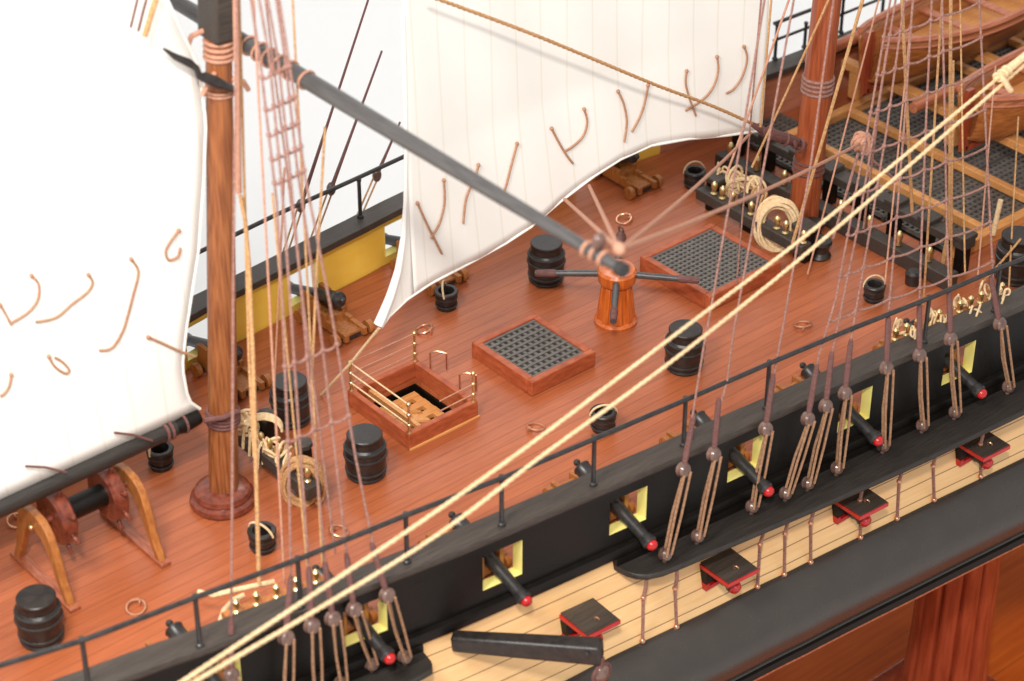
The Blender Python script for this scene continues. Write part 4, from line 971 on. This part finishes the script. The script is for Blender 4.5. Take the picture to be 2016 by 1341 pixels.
# ------------------------------------------------------------------ boats on skid beams
def boat(name, label, x0, yc, zk, L, B, D):
    t = thing(name, label, 'boat', (x0+L/2, yc, zk), 'boats stowed above the gratings')
    rows = []; inner = []; n = 26
    for i in range(n+1):
        s = i/n; x = x0+L*s
        w = B/2*(math.sin(math.pi*min(1, .04+s*.92)))**.55*(1 if s < .7 else 1-.15*(s-.7))
        sheer = zk+D+.32*(2*s-1)**2
        fl = .10+.20*(2*s-1)**4*0
        keel = zk+.25*max(0, (.12-s)/.12)**2
        row = []
        for k in range(17):
            a = -1+2*k/16; v = abs(a)
            yy = (1 if a > 0 else -1)*w*(v**.62); zz = keel+(sheer-keel)*(v**2.1)
            row.append((x, yc+yy, zz))
        rows.append(row)
    o = MB().grid(rows).build('hull', M['boat'], t, ang=60); md = o.modifiers.new('thick', 'SOLIDIFY'); md.thickness = .07; md.offset = 0
    for side in (0, -1):
        pts = [Vector(r[side])+Vector((0, 0, .03)) for r in rows]
        MB().tube(pts, .085, 6).build('gunwale', M['boat_top'], t)
        pts = [Vector((r[side][0], yc+(r[side][1]-yc)*1.02, r[side][2]-.16)) for r in rows]
        MB().tube(pts, .04, 6).build('rubbing_strake', M['boat_top'], t)
    f = rows[0]; MB().prism([(x0-.13, yc-.05, zk-.06), (x0+.05, yc-.05, zk-.06), (x0+.12, yc-.05, f[0][2]-.1), (x0+.06, yc-.05, f[0][2]+.14), (x0-.14, yc-.05, f[0][2]+.14), (x0-.20, yc-.05, f[0][2]-.2)], (0, .10, 0)).build('stem_post', M['column'], t)
    MB().beam((x0, yc, zk-.03), (x0+L, yc, zk-.03), .10, .12).build('keel', M['column'], t)
    # inner floor and thwarts
    ins = [[(r[k][0], yc+(r[k][1]-yc)*.82, zk+D*.45) for k in (2, 14)] for r in rows[3:-3]]
    o = MB().grid(ins).build('bottom_boards', M['orange'], t)
    for s in (.2, .38, .56, .74):
        x = x0+L*s; w = B/2*(math.sin(math.pi*min(1, .04+s*.92)))**.55*.95
        MB().box(x-.12, x+.12, yc-w, yc+w, zk+D*.80, zk+D*.80+.05).build('thwart', M['boat_top'], t)
    return t
for x in (12.25, 14.9):
    sk = thing('skid_beam', 'orange wooden skid frame %s under the boats' % ('nearest the red mast' if x < 13 else 'at the upper right corner'), 'skid beam', (x, -1, 0), 'skid frames')
    MB().box(x-.13, x+.13, -3.9, 2.6, .95, 1.15).build('beam', M['orange'], sk, bevel=.02)
    for y in (-3.5, -.7, 2.2): MB().box(x-.12, x+.12, y-.14, y+.14, .30, .948).build('post', M['orange'], sk, bevel=.02)
boat('ship_boat', 'large brown boat with dark red stem stowed at the upper right', 11.35, 1.15, 1.22, 7.2, 2.0, 1.0)
boat('ship_boat', 'brown boat at the right edge with its stem over the gratings', 11.0, -2.0, 1.22, 6.8, 1.9, .95)
sp1 = Vector((10.9, 2.55, 1.6)); tag(MB().tube([sp1, Vector((18, 2.5, 1.7))], [.13, .15], 14).build('spare_spar', M['boat_top']), 'reddish spare spar lying along the far side of the large boat', 'spar')
tag(MB().tube([(11.2, -.35, 1.42), (18, -.35, 1.5)], [.12, .15], 14).build('spare_spar', M['boat_top']), 'reddish spare spar lying between the two boats', 'spar')

# ------------------------------------------------------------------ belaying pins inside the near cap rail
def pinrow(label, x0, x1, n, seed):
    rnd = random.Random(seed)
    t = thing('pin_row', label, 'pin row', ((x0+x1)/2, yn((x0+x1)/2)+.45, 1.1))
    xs = [x0-.2+(x1-x0+.4)*i/8 for i in range(9)]
    MB().sweep(xs, lambda x: [(yn(x)+.302, 1.10), (yn(x)+.55, 1.10), (yn(x)+.55, 1.2), (yn(x)+.302, 1.2)]).build('rack', M['golden'], t)
    for i in range(n):
        x = x0+(x1-x0)*i/(n-1); y = yn(x)+.43
        pin(t, x, y, 1.2, .26, 1.3); 
        MB().ball((x, y, .96), .045, 8).build('pin_foot', M['brass'], t)
    return t
pinrow('brass pins with rope turns along the near rail at the right', 4.35, 7.1, 11, 1)
pinrow('brass pins along the near rail at the left', -9.5, -8.1, 5, 2)
for x, sd, l in ((4.6, 21, 'leftmost rope turns on the right pin row'), (5.4, 22, 'second rope turns on the right pin row'), (6.2, 23, 'third rope turns on the right pin row'), (6.9, 24, 'rightmost rope turns on the right pin row')):
    bundle((x, yn(x)+.42, 1.3), 5, .11, .022, 'rope_cream', 'cream '+l, sd, 'rope_turns')
for i, pts in enumerate((((390, 1165), (420, 1172), (470, 1160), (540, 1145)), ((430, 1235), (442, 1200), (462, 1180), (480, 1172)))):
    line(['pale cream rope tail lying along the near rail at lower left', 'pale cream rope tail hanging inside the near rail at lower left'][i], [Z(a, b, 1.0) for a, b in pts], .045, 'rope_cream', name='rope_tail')

# ------------------------------------------------------------------ boomkin (long black tapered boom at the hull side)
A = Z(890, 1262, -.45); B = Z(1186, 1283, -.25)
bk = thing('bumpkin', 'long square black boom jutting out from the hull at the bottom', 'boom', A)
MB().beam(A, B, .26, .32, (0, 0, 1), .34, .40).build('spar', M['barrel'], bk, bevel=.06)
d = (B-A).normalized()
MB().ball(A+d*.05+Vector((0, -.14, .05)), .05, 8).build('bolt', M['iron'], bk); MB().ball(B-d*.25+Vector((-.14, -.14, .1)), .045, 8).build('bolt', M['iron'], bk)
c = B+Vector((-.05, -.05, -.42)); m = MB().ball(c, .17, 12, (1, .6, 1.1)); m.build('block', M['deadeye'], bk)
m = MB().torus(c, .19, .035, (0, 1, 0), 18, 6); m.tube([c+Vector((-.05, 0, .1)), c+Vector((0, 0, .35))], .05, 7); m.tube([c+Vector((0, 0, -.1)), c+Vector((.02, 0, -.9))], .05, 7); m.build('strop', M['rope_serve'], bk)
